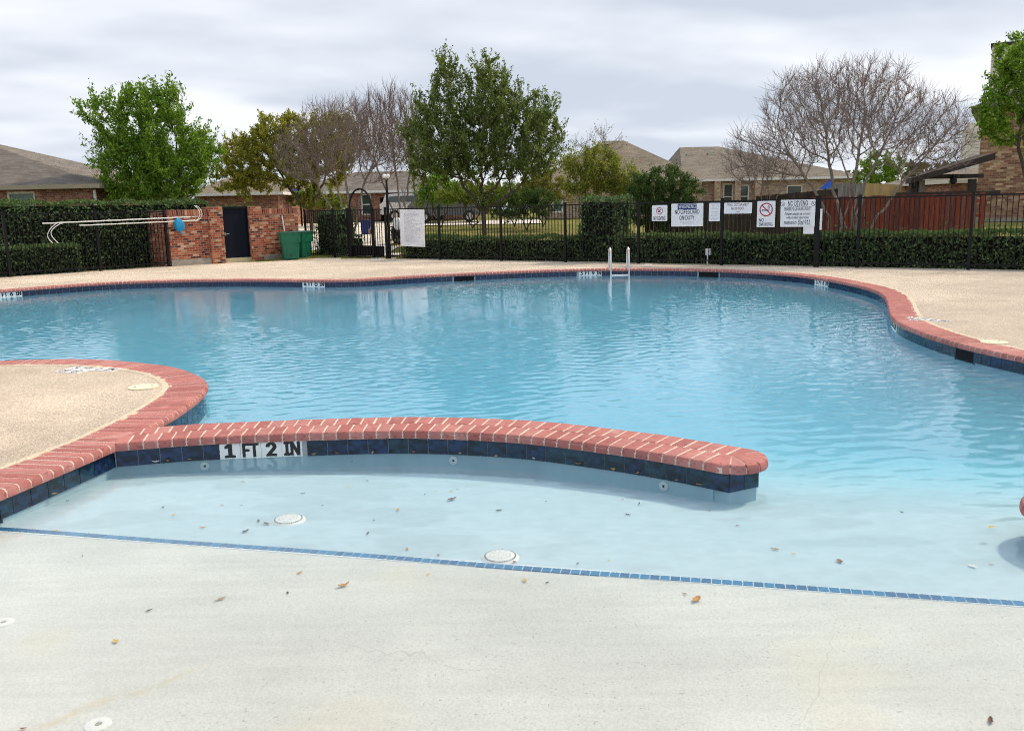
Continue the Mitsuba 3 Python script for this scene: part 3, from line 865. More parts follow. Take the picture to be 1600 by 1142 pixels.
lp = thing('gate_lamp', 'twin white globe lamp on a thin black pole above the gate post', 'lamp')
lb = on1(-4.27) + L1N * .12
obj('pole', tube_path([[*lb, .1], [*lb, 2.0], [*lb, 2.86]], [.055, .05, .035], 10), M_iron, lp, smooth=40)
for sgn in (-1, 1):
    c = np.r_[lb + L1U * .075 * sgn, 2.99]
    obj('globe', trimesh.creation.icosphere(3, .075).apply_translation(c), M_plast, lp, smooth=True)
    obj('bracket', tube_path([[*lb, 2.83], [*(lb + L1U * .05 * sgn), 2.85], [c[0], c[1], 2.91]], .016, 6), M_iron, lp)


# ------------------------------------------------------------------ signs on the fence
def sign_board(x0, x1, z0, z1, label, off=-.05, m=M_signwhite, name='sign', cat='sign', r=.02, tilt=0.0):
    a, b = on1(x0) + L1N * off, on1(x1) + L1N * off
    w = np.linalg.norm(b - a); h = z1 - z0
    t = thing(name, label, cat)
    p = sg.box(-w / 2 + r, -h / 2 + r, w / 2 - r, h / 2 - r).buffer(r, quad_segs=4)
    pl = trimesh.creation.extrude_polygon(p, .006, engine='earcut')
    o = np.r_[(a + b) / 2, (z0 + z1) / 2]; x = np.r_[L1U, 0]; y = np.array([0, 0, 1.0]); z = np.r_[-L1N, 0]
    x, y = x * math.cos(tilt) + y * math.sin(tilt), y * math.cos(tilt) - x * math.sin(tilt)
    obj('board', frame_to(pl, o, x, y, z), m, t)

    def put(mesh, dx, dy, mm, nm='lettering', lift=.0068):
        mesh = mesh.copy(); mesh.apply_translation([dx, dy, lift])
        return obj(nm, frame_to(mesh, o, x, y, z), mm, t)

    def line(s, dy, hh, width, mm, bold=False, dx=0.0):
        g = text(s, hh, width, bold); e = hh * (.0 if bold else .022)
        put(cat_([g] + [g.copy().apply_translation(q) for q in ((e, 0, 0), (-e, 0, 0), (0, e * .7, 0))]), dx, dy, mm)

    def bars(rows, mm):
        q = [box((dx, dy, .0008), (ww, hh, .0014)) for dx, dy, ww, hh in rows]
        put(cat_(q), 0, 0, mm, 'fine_print')
    return t, w, h, put, line, bars


def ring(r, w): return trimesh.creation.extrude_polygon(sg.Point(0, 0).buffer(r, 24).difference(sg.Point(0, 0).buffer(r - w, 24)), .0016, engine='earcut')
def bar(L, w, a, c=(0, 0), dz=.0016): return box((0, 0, dz / 2), (L, w, dz)).apply_transform(trimesh.transformations.rotation_matrix(math.radians(a), [0, 0, 1])).apply_translation([*c, 0])


def xz(px, py):
    """where a line of sight of the photograph meets the fence plane is worked out beforehand; this only interpolates along it"""
    return None


# x along the fence, heights
t, w, h, put, line, bars = sign_board(4.05, 4.43, 1.36, 1.80, 'small white no diving sign with red ring, leftmost of the pool rules')
put(ring(.10, .018), 0, .06, M_signred, 'symbol'); put(bar(.19, .016, -45), 0, .06, M_signred, 'symbol', .0085); put(cat_([bar(.12, .022, 40, (0, .01)), bar(.07, .02, -30, (-.02, -.02))]), 0, .06, M_signdark, 'symbol')
line('NO DIVING', -.195, .105, .36, M_signdark)
t, w, h, put, line, bars = sign_board(4.53, 5.295, 1.21, 1.83, 'white warning sign with blue header reading NO LIFEGUARD ON DUTY')
put(trimesh.creation.extrude_polygon(sg.box(-.27, -.068, .27, .068).buffer(.008), .0016, engine='earcut'), 0, .225, M_signblue, 'header')
put(text('WARNING', .10, .50), 0, .178, M_signwhite, 'lettering', .009)
line('NO LIFEGUARD', .025, .118, .71, M_signdark); line('ON DUTY', -.135, .118, .43, M_signdark)
bars([(0, -.185, .40, .010), (-.01, -.215, .34, .010), (0, -.245, .26, .010)], M_signgrey)
t, w, h, put, line, bars = sign_board(5.43, 5.685, 1.34, 1.825, 'narrow white rules sheet headed NO in grey')
line('NO', .165, .05, .11, M_signgrey)
bars([(0, .12, .12, .010), (0, .085, .19, .010), (0, .01, .18, .014), (0, -.055, .17, .010), (0, -.09, .20, .010), (.01, -.14, .16, .010), (0, -.17, .20, .010), (0, -.20, .15, .010)], M_signgrey)
t, w, h, put, line, bars = sign_board(5.775, 6.40, 1.535, 1.82, 'wide white pool occupancy sign with thin dark red letters')
line('POOL OCCUPANCY', .055, .066, .58, M_signmaroon); line('MAIN POOL', -.04, .062, .36, M_signmaroon); line('250', -.12, .045, .11, M_signmaroon)
t, w, h, put, line, bars = sign_board(6.515, 6.905, 1.175, 1.845, 'white no smoking sign with large red ring')
put(ring(.175, .03), 0, .115, M_signred, 'symbol'); put(bar(.31, .026, -45), 0, .115, M_signred, 'symbol', .0085)
put(cat_([bar(.20, .030, 0, (-.02, -.015)), bar(.10, .012, 60, (.07, .06)), bar(.06, .012, 100, (.095, .03)), bar(.07, .010, 60, (.045, .075))]), 0, .115, M_signdark, 'symbol')
line('NO', -.19, .075, .13, M_signdark, True, -.12); line('SMOKING', -.30, .082, .36, M_signdark, True)
t, w, h, put, line, bars = sign_board(7.02, 7.735, 1.18, 1.86, 'large white sign reading NO DIVING above emergency Dial 911', off=-.055)
line('NO DIVING', .185, .125, .50, M_signdark, True)
for sx in (-.385, .385):
    put(ring(.058, .009), sx, .235, M_signdark, 'symbol'); put(cat_([bar(.10, .009, -45), bar(.06, .013, 40)]), sx, .235, M_signdark, 'symbol')
line('WARNING NO LIFEGUARD ON DUTY', .07, .095, .68, M_signdark, True)
line('Children should not use pool', -.045, .065, .64, M_signdark); line('without adult supervision', -.135, .062, .56, M_signdark)
line('EMERGENCY', -.275, .075, .33, M_signdark, True, -.175); line('Dial 911', -.285, .115, .31, M_signdark, True, .175)
sign_board(7.50, 7.72, 1.00, 1.30, 'small blank white plate half hidden under the large no diving sign', off=-.03)
nb_, w, h, put, line, bars = sign_board(-3.70, -2.80, .60, 1.84, 'large white pool rules notice of two overlapping sheets hung on the fence by the gate', name='notice_board', cat='notice', r=.006, tilt=-.022)
put(box((-.05, .29, -.008), (.92, .62, .005)), 0, 0, M_signwhite, 'back_sheet')
rr = np.random.default_rng(5)
line('POOL RULES', .545, .035, .42, M_signgrey) if False else bars([(0, .56, .44, .018), (-.01, .52, .30, .014)], M_signgrey)
bars([(-.38 + .02 + L_ / 2, .47 - i * .0365, L_, .013) for i, L_ in enumerate(rr.uniform(.35, .78, 27))], mat('sign_pale_print', prin((.42, .43, .50), .5, .3)))
wp = thing('white_marker_stake', 'thin white plastic strip standing beside the fence post by the large no diving sign', 'stake')
q = on1(7.835) - L1N * .05
obj('strip', obox(q, L1U, .05, .02, 1.1, 1.62), M_plast, wp)

# ------------------------------------------------------------------ ladder, bins, poles, box
ld = thing('pool_ladder', 'stainless steel pool ladder with two tall looped handrails on the far rim', 'pool ladder')
for x in (2.66, 3.14):
    wl = float(np.interp(x, [p[0] for p in EDGE[34:38]], [p[1] for p in EDGE[34:38]]))
    yb = 22.97
    prof = [(yb + .27, .17), (yb + .27, .45), (yb + .25, .58), (yb + .17, .69), (yb + .06, .71), (yb - .06, .63), (yb - .12, .46), (yb - .15, .2), (yb - .15, -.9)]
    c = spline([(a, b) for a, b in prof], .05)
    obj('handrail', tube_path(np.c_[np.full(len(c), x), c], .027, 10), M_steel, ld, smooth=50)
    obj('escutcheon', trimesh.creation.cylinder(.07, .02, 20).apply_translation([x, yb + .27, ZD + .006]), M_steel, ld, smooth=40)
for z in (.012, -.30, -.6):
    obj('step', box((2.90, 22.80, z), (.44, .09, .03)), M_plast, ld)


def loft(secs, k=4):
    """secs: list of (z, x half, y half, cx, cy) rounded rectangles"""
    v = []; m = 24
    for z, a, b, cx, cy in secs:
        th = np.arange(m) * 2 * np.pi / m
        cs, sn = np.cos(th), np.sin(th)
        x = np.sign(cs) * np.abs(cs) ** .45 * a + cx; y = np.sign(sn) * np.abs(sn) ** .45 * b + cy
        v.append(np.c_[x, y, np.full(m, z)])
    f = []
    for i in range(len(secs) - 1):
        for j in range(m):
            p, q = i * m + j, i * m + (j + 1) % m
            f += [[p, q, q + m], [p, q + m, p + m]]
    n = len(secs)
    v = np.vstack(v + [np.mean(v[0], 0)[None], np.mean(v[-1], 0)[None]])
    for j in range(m):
        f += [[n * m, (j + 1) % m, j], [n * m + 1, (n - 1) * m + j, (n - 1) * m + (j + 1) % m]]
    return trimesh.Trimesh(v, f, process=False)


def wheelie_bin(loc, rz, label):
    t = thing('wheelie_bin', label, 'trash bin', 'green wheeled bins beside the brick enclosure')
    M = trimesh.transformations.rotation_matrix(rz, [0, 0, 1]); M[:3, 3] = [*loc, ZD]
    mv = lambda m: m.copy().apply_transform(M)
    obj('body', mv(loft([(.03, .26, .24, 0, 0), (.05, .275, .255, 0, 0), (.58, .325, .31, 0, 0), (.60, .325, .31, 0, 0), (.605, .355, .335, 0, -.01), (.88, .375, .36, 0, -.01), (.90, .40, .38, 0, -.01), (.945, .40, .38, 0, -.01)])), M_binG, t, smooth=30)
    obj('lid', mv(loft([(.9455, .41, .40, 0, -.01), (.965, .415, .405, 0, -.01), (.985, .38, .37, 0, -.01), (1.0, .25, .25, 0, 0)])), M_binlid, t, smooth=30)
    for s in (-1, 1):
        wh = trimesh.creation.cylinder(.105, .055, 24); wh.apply_transform(trimesh.transformations.rotation_matrix(math.pi / 2, [0, 1, 0])); wh.apply_translation([.27 * s, .27, .105])
        w_ = obj('wheel', mv(wh), M_rubber, t, smooth=40)
        hb = trimesh.creation.cylinder(.04, .065, 16); hb.apply_transform(trimesh.transformations.rotation_matrix(math.pi / 2, [0, 1, 0])); hb.apply_translation([.27 * s, .27, .105])
        obj('hub', mv(hb), M_binG, w_)
    obj('grab_bar', mv(tube_path([[-.25, -.33, .68], [.25, -.33, .68]], .016, 8)), M_binlid, t)
    obj('handle', mv(tube_path([[-.28, .36, .90], [-.26, .46, .96], [.26, .46, .96], [.28, .36, .90]], .017, 8)), M_binG, t)
    obj('foot_notch', mv(box((0, -.262, .17), (.10, .02, .12))), M_binlid, t)
    obj('rib', mv(cat_([box((.13, -.300, .34), (.012, .02, .42)), box((-.13, -.300, .34), (.012, .02, .42))])), M_binG, t)
    return t


wheelie_bin((-7.83, 31.2), math.radians(14), 'left green wheeled bin with its lid shut, nearer the brick wall')
wheelie_bin((-7.62, 31.95), math.radians(74), 'right green wheeled bin seen from its side, half behind the other')
br = thing('broom_handle', 'pale pole leaning up against the brick wall behind the left green bin', 'pole')
obj('stick', tube_path([[-8.05, 31.72, .2], [-8.12, 31.75, .9], [-8.21, 31.78, 1.72]], .022, 8), M_plast, br)

def f2(x, off=-.10): return on2(x) + L2N * off
pp = thing('pool_pole', 'long white telescopic pool pole hung along the left fence, the upper of two', 'pool pole')
obj('tube', tube_path([[*f2(-13.73), 1.66], [*f2(-11.9), 1.715], [*f2(-10.62), 1.755]], .019, 8), M_plast, pp, smooth=50)
obj('inner_tube', tube_path([[*f2(-10.60), 1.756], [*f2(-10.45), 1.765]], .016, 8), M_steel, pp, smooth=50)
for dx, k_ in ((0, 1.0), (.1, .9)):
    c = [[*f2(-13.35 + dx), 1.665], [*f2(-13.5 + dx * .8), 1.62], [*f2(-13.62 + dx * .5), 1.45 + .03 * dx], [*f2(-13.66 + dx * .8), 1.28], [*f2(-13.58 + dx), 1.08]]
    cc = np.array(c); tt = np.linspace(0, 4, 24); cs = CubicSpline(np.arange(5), cc)(tt)
    obj('hook', tube_path(cs, .012, 6), M_plast, pp, smooth=50)
p2 = thing('pool_pole', 'shorter white pool pole with the blue net bag, hung below the longer pole', 'pool pole')
obj('tube', tube_path([[*f2(-13.04, -.13), 1.575], [*f2(-11.9, -.13), 1.60], [*f2(-10.53, -.13), 1.635]], .018, 8), M_plast, p2, smooth=50)
for dx in (0, .1):
    cc = np.array([[*f2(-10.55, -.13), 1.635], [*f2(-10.46 + dx * .4, -.13), 1.68], [*f2(-10.40 + dx * .5, -.13), 1.85], [*f2(-10.44 + dx * .5, -.13), 2.02], [*f2(-10.52 + dx * .4, -.13), 2.12]])
    obj('hoop', tube_path(CubicSpline(np.arange(5), cc)(np.linspace(0, 4, 20)), .012, 6), M_plast, p2, smooth=50)
nt_ = thing('leaf_net', 'bright blue bagged pool net hanging from the poles by the fence corner', 'net')
bag = loft([(1.20, .02, .02, .03, 0), (1.30, .04, .04, 0, 0), (1.34, .12, .07, .01, 0), (1.45, .16, .09, 0, 0), (1.58, .15, .09, -.02, 0), (1.66, .10, .07, -.03, 0), (1.71, .04, .04, -.03, 0)])
v = np.array(bag.vertices); v[:, :2] += .02 * (meshkit.noise(v * 14, 3)[:, None] - .5); c0 = f2(-10.93, -.2)
M = np.eye(4); M[:2, 0], M[:2, 1], M[:2, 3] = L2U, L2N, c0
bag.vertices = v; bag.apply_transform(M)
obj('bag', bag, M_net, nt_, smooth=True)
obj('rim', tube_path([[*(c0 - L2U * .1), 1.68], [*c0, 1.72], [*(c0 + L2U * .08), 1.66]], .012, 6), M_net, nt_)

ub = thing('irrigation_box', 'small white irrigation valve box in the dark hedge under the signs', 'utility box')
q = on1(5.28) + L1N * .20
obj('case', obox(q, L1U, .13, .09, .42, .60), M_plast, ub); obj('pipe', obox(q + L1U * .045, L1U, .03, .03, .1, .419), M_plast, ub)

# deck fittings
def disc(c, r, z, h, m, name, label, cat, holes=True):
    t = thing(name, label, cat)
    b = trimesh.creation.cylinder(r, h, 40); b.apply_translation([*c, z + h / 2])
    obj('lid', b, m, t, smooth=40)
    if holes:
        for s in (-1, 1):
            h_ = trimesh.creation.cylinder(.011, .002, 12); h_.apply_translation([c[0] + .07 * s, c[1] + .03 * s, z + h + .0012]); obj('finger_hole', h_, M_hole, t)
    return t


disc((-3.56, 8.18), .135, ZD - .004, .010, M_cream, 'access_cover', 'round cream skimmer lid in the deck of the left peninsula', 'lid')
disc((5.50, 9.72), .14, ZD - .004, .010, M_cream, 'access_cover', 'round cream skimmer lid in the deck by the right photo edge', 'lid')
disc((3.85, 24.2), .12, ZD - .004, .02, M_plast, 'drain_cap', 'white cap on the far deck at the foot of the fence', 'cap', False)


def deck_marker(c, ang, rows, label):
    t = thing('deck_marker', label, 'depth marker')
    x = np.array([math.cos(ang), math.sin(ang), 0]); y = np.array([-x[1], x[0], 0]); z = np.array([0, 0, 1.0])
    for j, row in enumerate(rows):
        for i, tx in enumerate(row):
            if tx is None: continue
            o = np.array([*c, ZD + .0]) + x * ((i - (len(row) - 1) / 2) * .154) - y * (j * .154)
            tk = obj('tile', frame_to(box((0, 0, -.004), (.1505, .1505, .012)), o, x, y, z), M_white, t)
            if tx == '@':
                obj('symbol', cat_([frame_to(ring(.06, .010), o + z * .0026, x, y, z), frame_to(bar(.10, .010, -45), o + z * .0026, x, y, z), frame_to(bar(.07, .016, 45), o + z * .0026, x, y, z)]), M_black, tk)
            else:
                g = text(tx, .095, None, True)
                if g.extents[0] > .12: g.apply_scale([.12 / g.extents[0], 1, 1])
                obj('lettering', frame_to(g, o - y * .048 + z * .0026, x, y, z), M_black, tk)
    return t


deck_marker((-4.55, 9.25), math.radians(-16), [['3', 'FT', '0', 'IN'], ['@', '@', None, None]], 'white deck tiles reading 3 FT 0 IN with no diving symbols, left peninsula')
deck_marker((5.72, 11.75), math.radians(-62), [['3', 'FT', '0', 'IN'], [None, '@', None, None]], 'white depth tiles set in the deck where the right rim bends')

# floor drains, return jets
def floor_drain(c, label):
    t = thing('floor_drain', label, 'drain cover', 'round white perforated drain covers on the wading floor')
    z0 = float(floor(*c)) - .003
    prof = np.array([(0.0, .026), (.05, .0255), (.075, .022), (.088, .014), (.098, .010), (.103, .003), (.103, -.004)])
    m = trimesh.creation.revolve(prof[::-1], sections=40); m.apply_translation([*c, z0])
    dm = obj('dome', m, M_fit, t, smooth=40)
    hs = []
    for r, n_, z in ((.018, 6, .0256), (.036, 12, .0255), (.055, 18, .025), (.0805, 40, .0188)):
        for i in range(n_):
            a = 2 * math.pi * i / n_
            h_ = trimesh.creation.cylinder(.0030 if r < .08 else .0045, .004, 8); h_.apply_translation([c[0] + r * math.cos(a), c[1] + r * math.sin(a), z0 + z - .001]); hs.append(h_)
    obj('holes', cat_(hs), M_hole, t)


floor_drain((-1.385, 5.03), 'round white perforated drain cover, the one nearer the low wall')
floor_drain((-.085, 4.36), 'round white perforated drain cover, the one nearer the blue tile line')


def jet(o, y, label):
    t = thing('return_jet', label, 'return jet', 'white return jets in the low wall')
    o = np.array(o); y = np.array([*y, 0.0]) / np.linalg.norm(y); x = np.cross(y, [0, 0, 1.0])
    M = np.eye(4); M[:3, 0], M[:3, 1], M[:3, 2], M[:3, 3] = x, [0, 0, 1], y, o
    a = trimesh.creation.annulus(.010, .032, .012, sections=24); a.apply_transform(M); obj('flange', a, M_fit, t, smooth=40)
    b = trimesh.creation.cylinder(.010, .008, sections=16); b.apply_transform(M); obj('nozzle', b, M_hole, t)


for s_, lab in ((cv.find((-2.30, 6.23)), 'white return jet under the low wall, left of the 1 FT 2 IN tiles'), (cv.find((-.46, 6.24)), 'white return jet under the middle of the low wall'), (cv.find((1.0, 5.52)), 'white return jet under the right part of the low wall')):
    c = cv.at(s_, .004); n_ = cv.at(s_, -.1) - cv.at(s_, 0)
    jet((*c, -.060), n_, lab)


def floor_jet(c, label):
    t = thing('bubbler_fitting', label, 'floor fitting')
    z0 = float(floor(*c))
    prof = np.array([(.012, .002), (.014, .006), (.022, .008), (.030, .0065), (.046, .004), (.046, -.004)])
    m = trimesh.creation.revolve(prof[::-1], sections=32); m.apply_translation([*c, z0]); obj('ring', m, M_fit, t, smooth=40)
    h_ = trimesh.creation.cylinder(.0125, .003, 16); h_.apply_translation([*c, z0 + .002]); obj('nozzle', h_, M_concrete, t)


floor_jet((-1.53, 2.86), 'round white floor bubbler at the bottom left of the beach entry')
floor_jet((-2.36, 3.70), 'white floor bubbler at the left photo edge below the blue tile line')

# ------------------------------------------------------------------ leaves on the water
def leaf_mesh(L, W, curl, rng, style=0):
    n = 7; t = np.linspace(0, 1, n)
    w = W * np.sin(np.pi * t ** .8) * (1 + (.25 * np.sin(t * 17) if style == 0 else 0))
    z = curl * L * ((t - .5) ** 2) * 2
    v = []
    for i in range(n):
        v += [(t[i] * L - L / 2, -w[i], z[i] + abs(w[i]) * .5), (t[i] * L - L / 2, 0, z[i]), (t[i] * L - L / 2, w[i], z[i] + abs(w[i]) * .4)]
    f = []
    for i in range(n - 1):
        for j in (0, 1):
            a = i * 3 + j
            f += [[a, a + 3, a + 4], [a, a + 4, a + 1]]
    v = np.array(v); v[:, 1] += .12 * L * np.sin(v[:, 0] / L * 3) * rng.uniform(-1, 1)
    a = rng.uniform(0, 6.28); c, s = math.cos(a), math.sin(a)
    v[:, :2] = v[:, :2] @ np.array([[c, s], [-s, c]])
    return v, f


lr = np.random.default_rng(21)


def put_leaf(x, y, L, m, label, group=None, name='fallen_leaf', W=None, z=None):
    v, f = leaf_mesh(L, W or L * lr.uniform(.16, .26), lr.uniform(.1, .5), lr)
    d = bl(x, y)
    if z is None: z = float(floor(x, y)) + .004 if d < 1.5 and x < 1.5 or d < .6 else .003
    v = v + [x, y, z - min(0, v[:, 2].min())]
    k = obj(name, (v, f), M_dry[m])
    tag(k, label, 'leaf', group)


for x, y, L, m, lab in [(-.41, 5.4, .085, 6, 'brown lobed leaf on the pale floor below the middle of the low wall'), (-.86, 4.03, .075, 0, 'orange brown leaf just below the blue tile line, left of the middle'), (.84, 3.79, .075, 0, 'tan curled leaf below the blue tile line, right of the middle'),
                        (1.68, 4.23, .06, 1, 'red brown leaf floating above the right end of the blue tile line'), (1.40, 4.42, .06, 4, 'tan leaf floating left of the red brown one'), (-1.87, 4.92, .05, 0, 'orange leaf on the pale floor left of the drain covers'),
                        (-1.12, 4.20, .045, 0, 'small orange leaf just under the blue tile line at left'), (-.45, 4.15, .04, 2, 'yellow leaf lying against the blue tile line'), (-1.75, 3.49, .05, 2, 'yellow brown leaf alone on the pebble beach floor at left'), (-.60, 4.51, .045, 0, 'orange leaf between the two drain covers, near the tile line'),
                        (-.74, 5.2, .06, 0, 'orange leaf right of the left drain cover'), (.04, 4.05, .05, 2, 'yellow leaf under the blue tile line near the right drain cover'), (-2.74, 4.9, .05, 2, 'yellow leaf at the left end of the blue tile line'), (2.32, 4.14, .06, 5, 'pale leaf in the shadow by the right photo edge'),
                        (2.62, 4.51, .06, 2, 'tan leaf floating beside the rounded wall at the right photo edge'), (1.66, 2.77, .05, 6, 'dark red leaf at the bottom right of the beach floor'), (-1.43, 3.9, .07, 4, 'thin brown twig like leaf on the beach floor'), (-1.59, 4.84, .06, 3, 'curled thin dark leaf left of the tile line and drain'),
                        (.69, 5.04, .05, 3, 'dark leaf on the pale floor below the right part of the low wall'), (-.10, 5.16, .05, 3, 'dark heart shaped leaf on the pale floor in the middle'), (-1.565, 5.02, .05, 3, 'dark grey leaf at the left rim of the left drain cover'), (-1.50, 4.965, .06, 6, 'maroon leaf on the left drain cover edge'), (-.02, 4.29, .05, 6, 'brown leaf on the right drain cover edge')]:
    put_leaf(x, y, L * .88, m, lab)
sm = [(-2.97, 5.5), (-2.79, 6.03), (-1.77, 5.34), (-1.9, 5.36), (-2.14, 5.17), (-2.27, 5.33), (-1.43, 5.58), (-1.93, 5.9), (-1.18, 6.05), (-1.05, 5.91), (-1.15, 5.75), (-1.24, 5.32), (-.6, 5.52), (-.53, 5.6), (-.39, 5.64), (-.43, 5.59), (-.86, 5.0), (-.86, 4.77), (-.42, 4.41), (.79, 5.25), (.2, 5.33), (1.2, 5.09), (1.3, 4.81), (1.48, 4.35), (.7, 5.36), (.49, 4.3), (.32, 4.26), (.15, 4.02), (.8, 3.86), (2.24, 4.77), (-1.73, 3.79), (-1.79, 2.84), (-2.38, 4.49), (2.43, 4.16), (-1.12, 3.96)]
for x, y in sm:
    put_leaf(x, y, float(lr.uniform(.022, .038)), int(lr.choice([3, 3, 3, 1, 4, 2])), 'tiny bit of leaf litter on the pale wading floor', 'tiny bits of leaf litter on the wading floor', 'leaf_scrap')
ORD = ['leftmost', 'second', 'third', 'fourth', 'fifth', 'sixth', 'seventh', 'eighth', 'ninth', 'tenth', 'eleventh', 'twelfth', 'thirteenth', 'fourteenth', 'fifteenth', 'sixteenth', 'rightmost']
along = [(-3.03, 5.45), (-2.64, 6.15), (-2.56, 6.17), (-2.41, 6.20), (-1.5, 6.27), (-1.33, 6.28), (-1.06, 6.27), (-.75, 6.265), (-.4, 6.20), (-.13, 6.11), (.14, 6.03), (.45, 5.87), (.68, 5.72), (.83, 5.62), (.94, 5.56), (1.07, 5.45), (1.19, 5.35)]
for i, (x, y) in enumerate(along):
    m = int(lr.choice([0, 0, 4, 5, 2]))
    lab = f"{ORD[i]} of the dry leaves floating along the foot of the low wall" if i in (0, 16) else f"{ORD[i]} from the left of the dry leaves floating along the low wall"
    put_leaf(x, y, float(lr.uniform(.035, .065)), m, lab, 'dry leaves floating along the foot of the low wall', 'floating_leaf', z=.004)

# ------------------------------------------------------------------ vegetation
def leaf_cards(c, size, rng, col, dirs=None, ratio=.42, up=.25, var=.3):
    """rhombic leaves with a fold; returns (v, f, colour per vertex)"""
    n = len(c)
    a = rng.normal(size=(n, 3)); a[:, 2] += up
    if dirs is not None: a = a * .6 + dirs
    a /= np.linalg.norm(a, axis=1, keepdims=True) + 1e-9
    b = np.cross(a, rng.normal(size=(n, 3))); b /= np.linalg.norm(b, axis=1, keepdims=True) + 1e-9
    s = size * rng.uniform(.6, 1.35, n)[:, None]
    v = np.stack([c - a * s * .5, c + b * s * ratio * .5, c + a * s * .5, c - b * s * ratio * .5], 1).reshape(-1, 3)
    i = np.arange(n)[:, None] * 4
    f = np.concatenate([i + [0, 1, 2], i + [0, 2, 3]])
    cc = np.asarray(col)[rng.integers(len(col), size=n)] * rng.uniform(1 - var, 1 + var, (n, 1))
    return v, f, np.repeat(cc, 4, 0)


def colonize(start, attract, step, kill, infl, rng, tropism=(0, 0, .1), maxit=120):
    """space colonisation: start = (nodes, parents)"""
    N, P = [np.array(p, float) for p in start[0]], list(start[1])
    A = np.array(attract)
    tries = {}
    for it in range(maxit):
        if len(A) == 0: break
        tr = cKDTree(np.array(N)); d, i = tr.query(A)
        ok = d < infl
        if not ok.any(): break
        acc = {}
        dv = (A - np.array(N)[i]) / (d[:, None] + 1e-9)
        for k_ in np.nonzero(ok)[0]:
            acc.setdefault(i[k_], []).append(dv[k_])
        new = 0
        for k_, l in acc.items():
            if tries.get(k_, 0) > 3: continue
            tries[k_] = tries.get(k_, 0) + 1
            g = np.sum(l, 0); g = g / (np.linalg.norm(g) + 1e-9)
            if P[k_] >= 0:
                pd = N[k_] - N[P[k_]]; pd = pd / (np.linalg.norm(pd) + 1e-9)
                g = g + .35 * pd
            g = g + np.array(tropism) + rng.normal(0, .12, 3)
            N.append(N[k_] + g / np.linalg.norm(g) * step); P.append(int(k_)); new += 1
        if not new: break
        d, i = cKDTree(np.array(N)).query(A)
        A = A[d > kill]
    return np.array(N), np.array(P)


def radii(N, P, tip, ex=2.3, cap=.3):
    n = len(N); r = np.zeros(n); ch = np.zeros(n, int)
    for k_ in range(n): 
        if P[k_] >= 0: ch[P[k_]] += 1
    acc = np.where(ch == 0, tip ** ex, 0.0)
    for k_ in range(n - 1, 0, -1):
        if acc[k_] == 0: acc[k_] = tip ** ex
        if P[k_] >= 0: acc[P[k_]] += acc[k_]
    return np.minimum(acc ** (1 / ex), cap), ch


def in_blobs(blobs, y, n, rng, gap=.0, gs=.9, depth=.85, seed=0, shell=0.0):
    out = []
    vol = np.array([a * b * b_ for _, _, a, b_ in blobs for b in [min(a, b_)]])
    for (cx, cz, rx, rz), m in zip(blobs, np.maximum((n * vol / vol.sum()), 20).astype(int)):
        q = rng.normal(size=(m * 2, 3)); q /= np.linalg.norm(q, axis=1, keepdims=True)
        q *= (rng.uniform(shell, 1, (m * 2, 1)) ** (1 / 2.4))
        p = q * [rx, (rx + rz) / 2 * depth, rz] + [cx, y, cz]
        out.append(p[:m])
    p = np.vstack(out)
    if gap > 0: p = p[meshkit.fbm(p * gs, 2, seed + 3) > gap]
    return p


def stems(base, tips, n, rng, wob=.06, top=None):
    """straight-ish first limbs from base to each tip as chains"""
    N, P = [np.array(base, float)], [-1]
    if top is not None:
        for j in range(1, 5): N.append(np.array(base) + (np.array(top) - np.array(base)) * j / 4 + rng.normal(0, wob * .4, 3)); P.append(len(N) - 2)
        base = N[-1]
    root = len(N) - 1
    for t in tips:
        prev = root
        for j in range(1, n + 1):
            f = j / n
            q = np.array(base) * (1 - f) + np.array(t) * f + rng.normal(0, wob, 3) * math.sin(f * 3.14)
            N.append(q); P.append(prev); prev = len(N) - 1
    return N, P


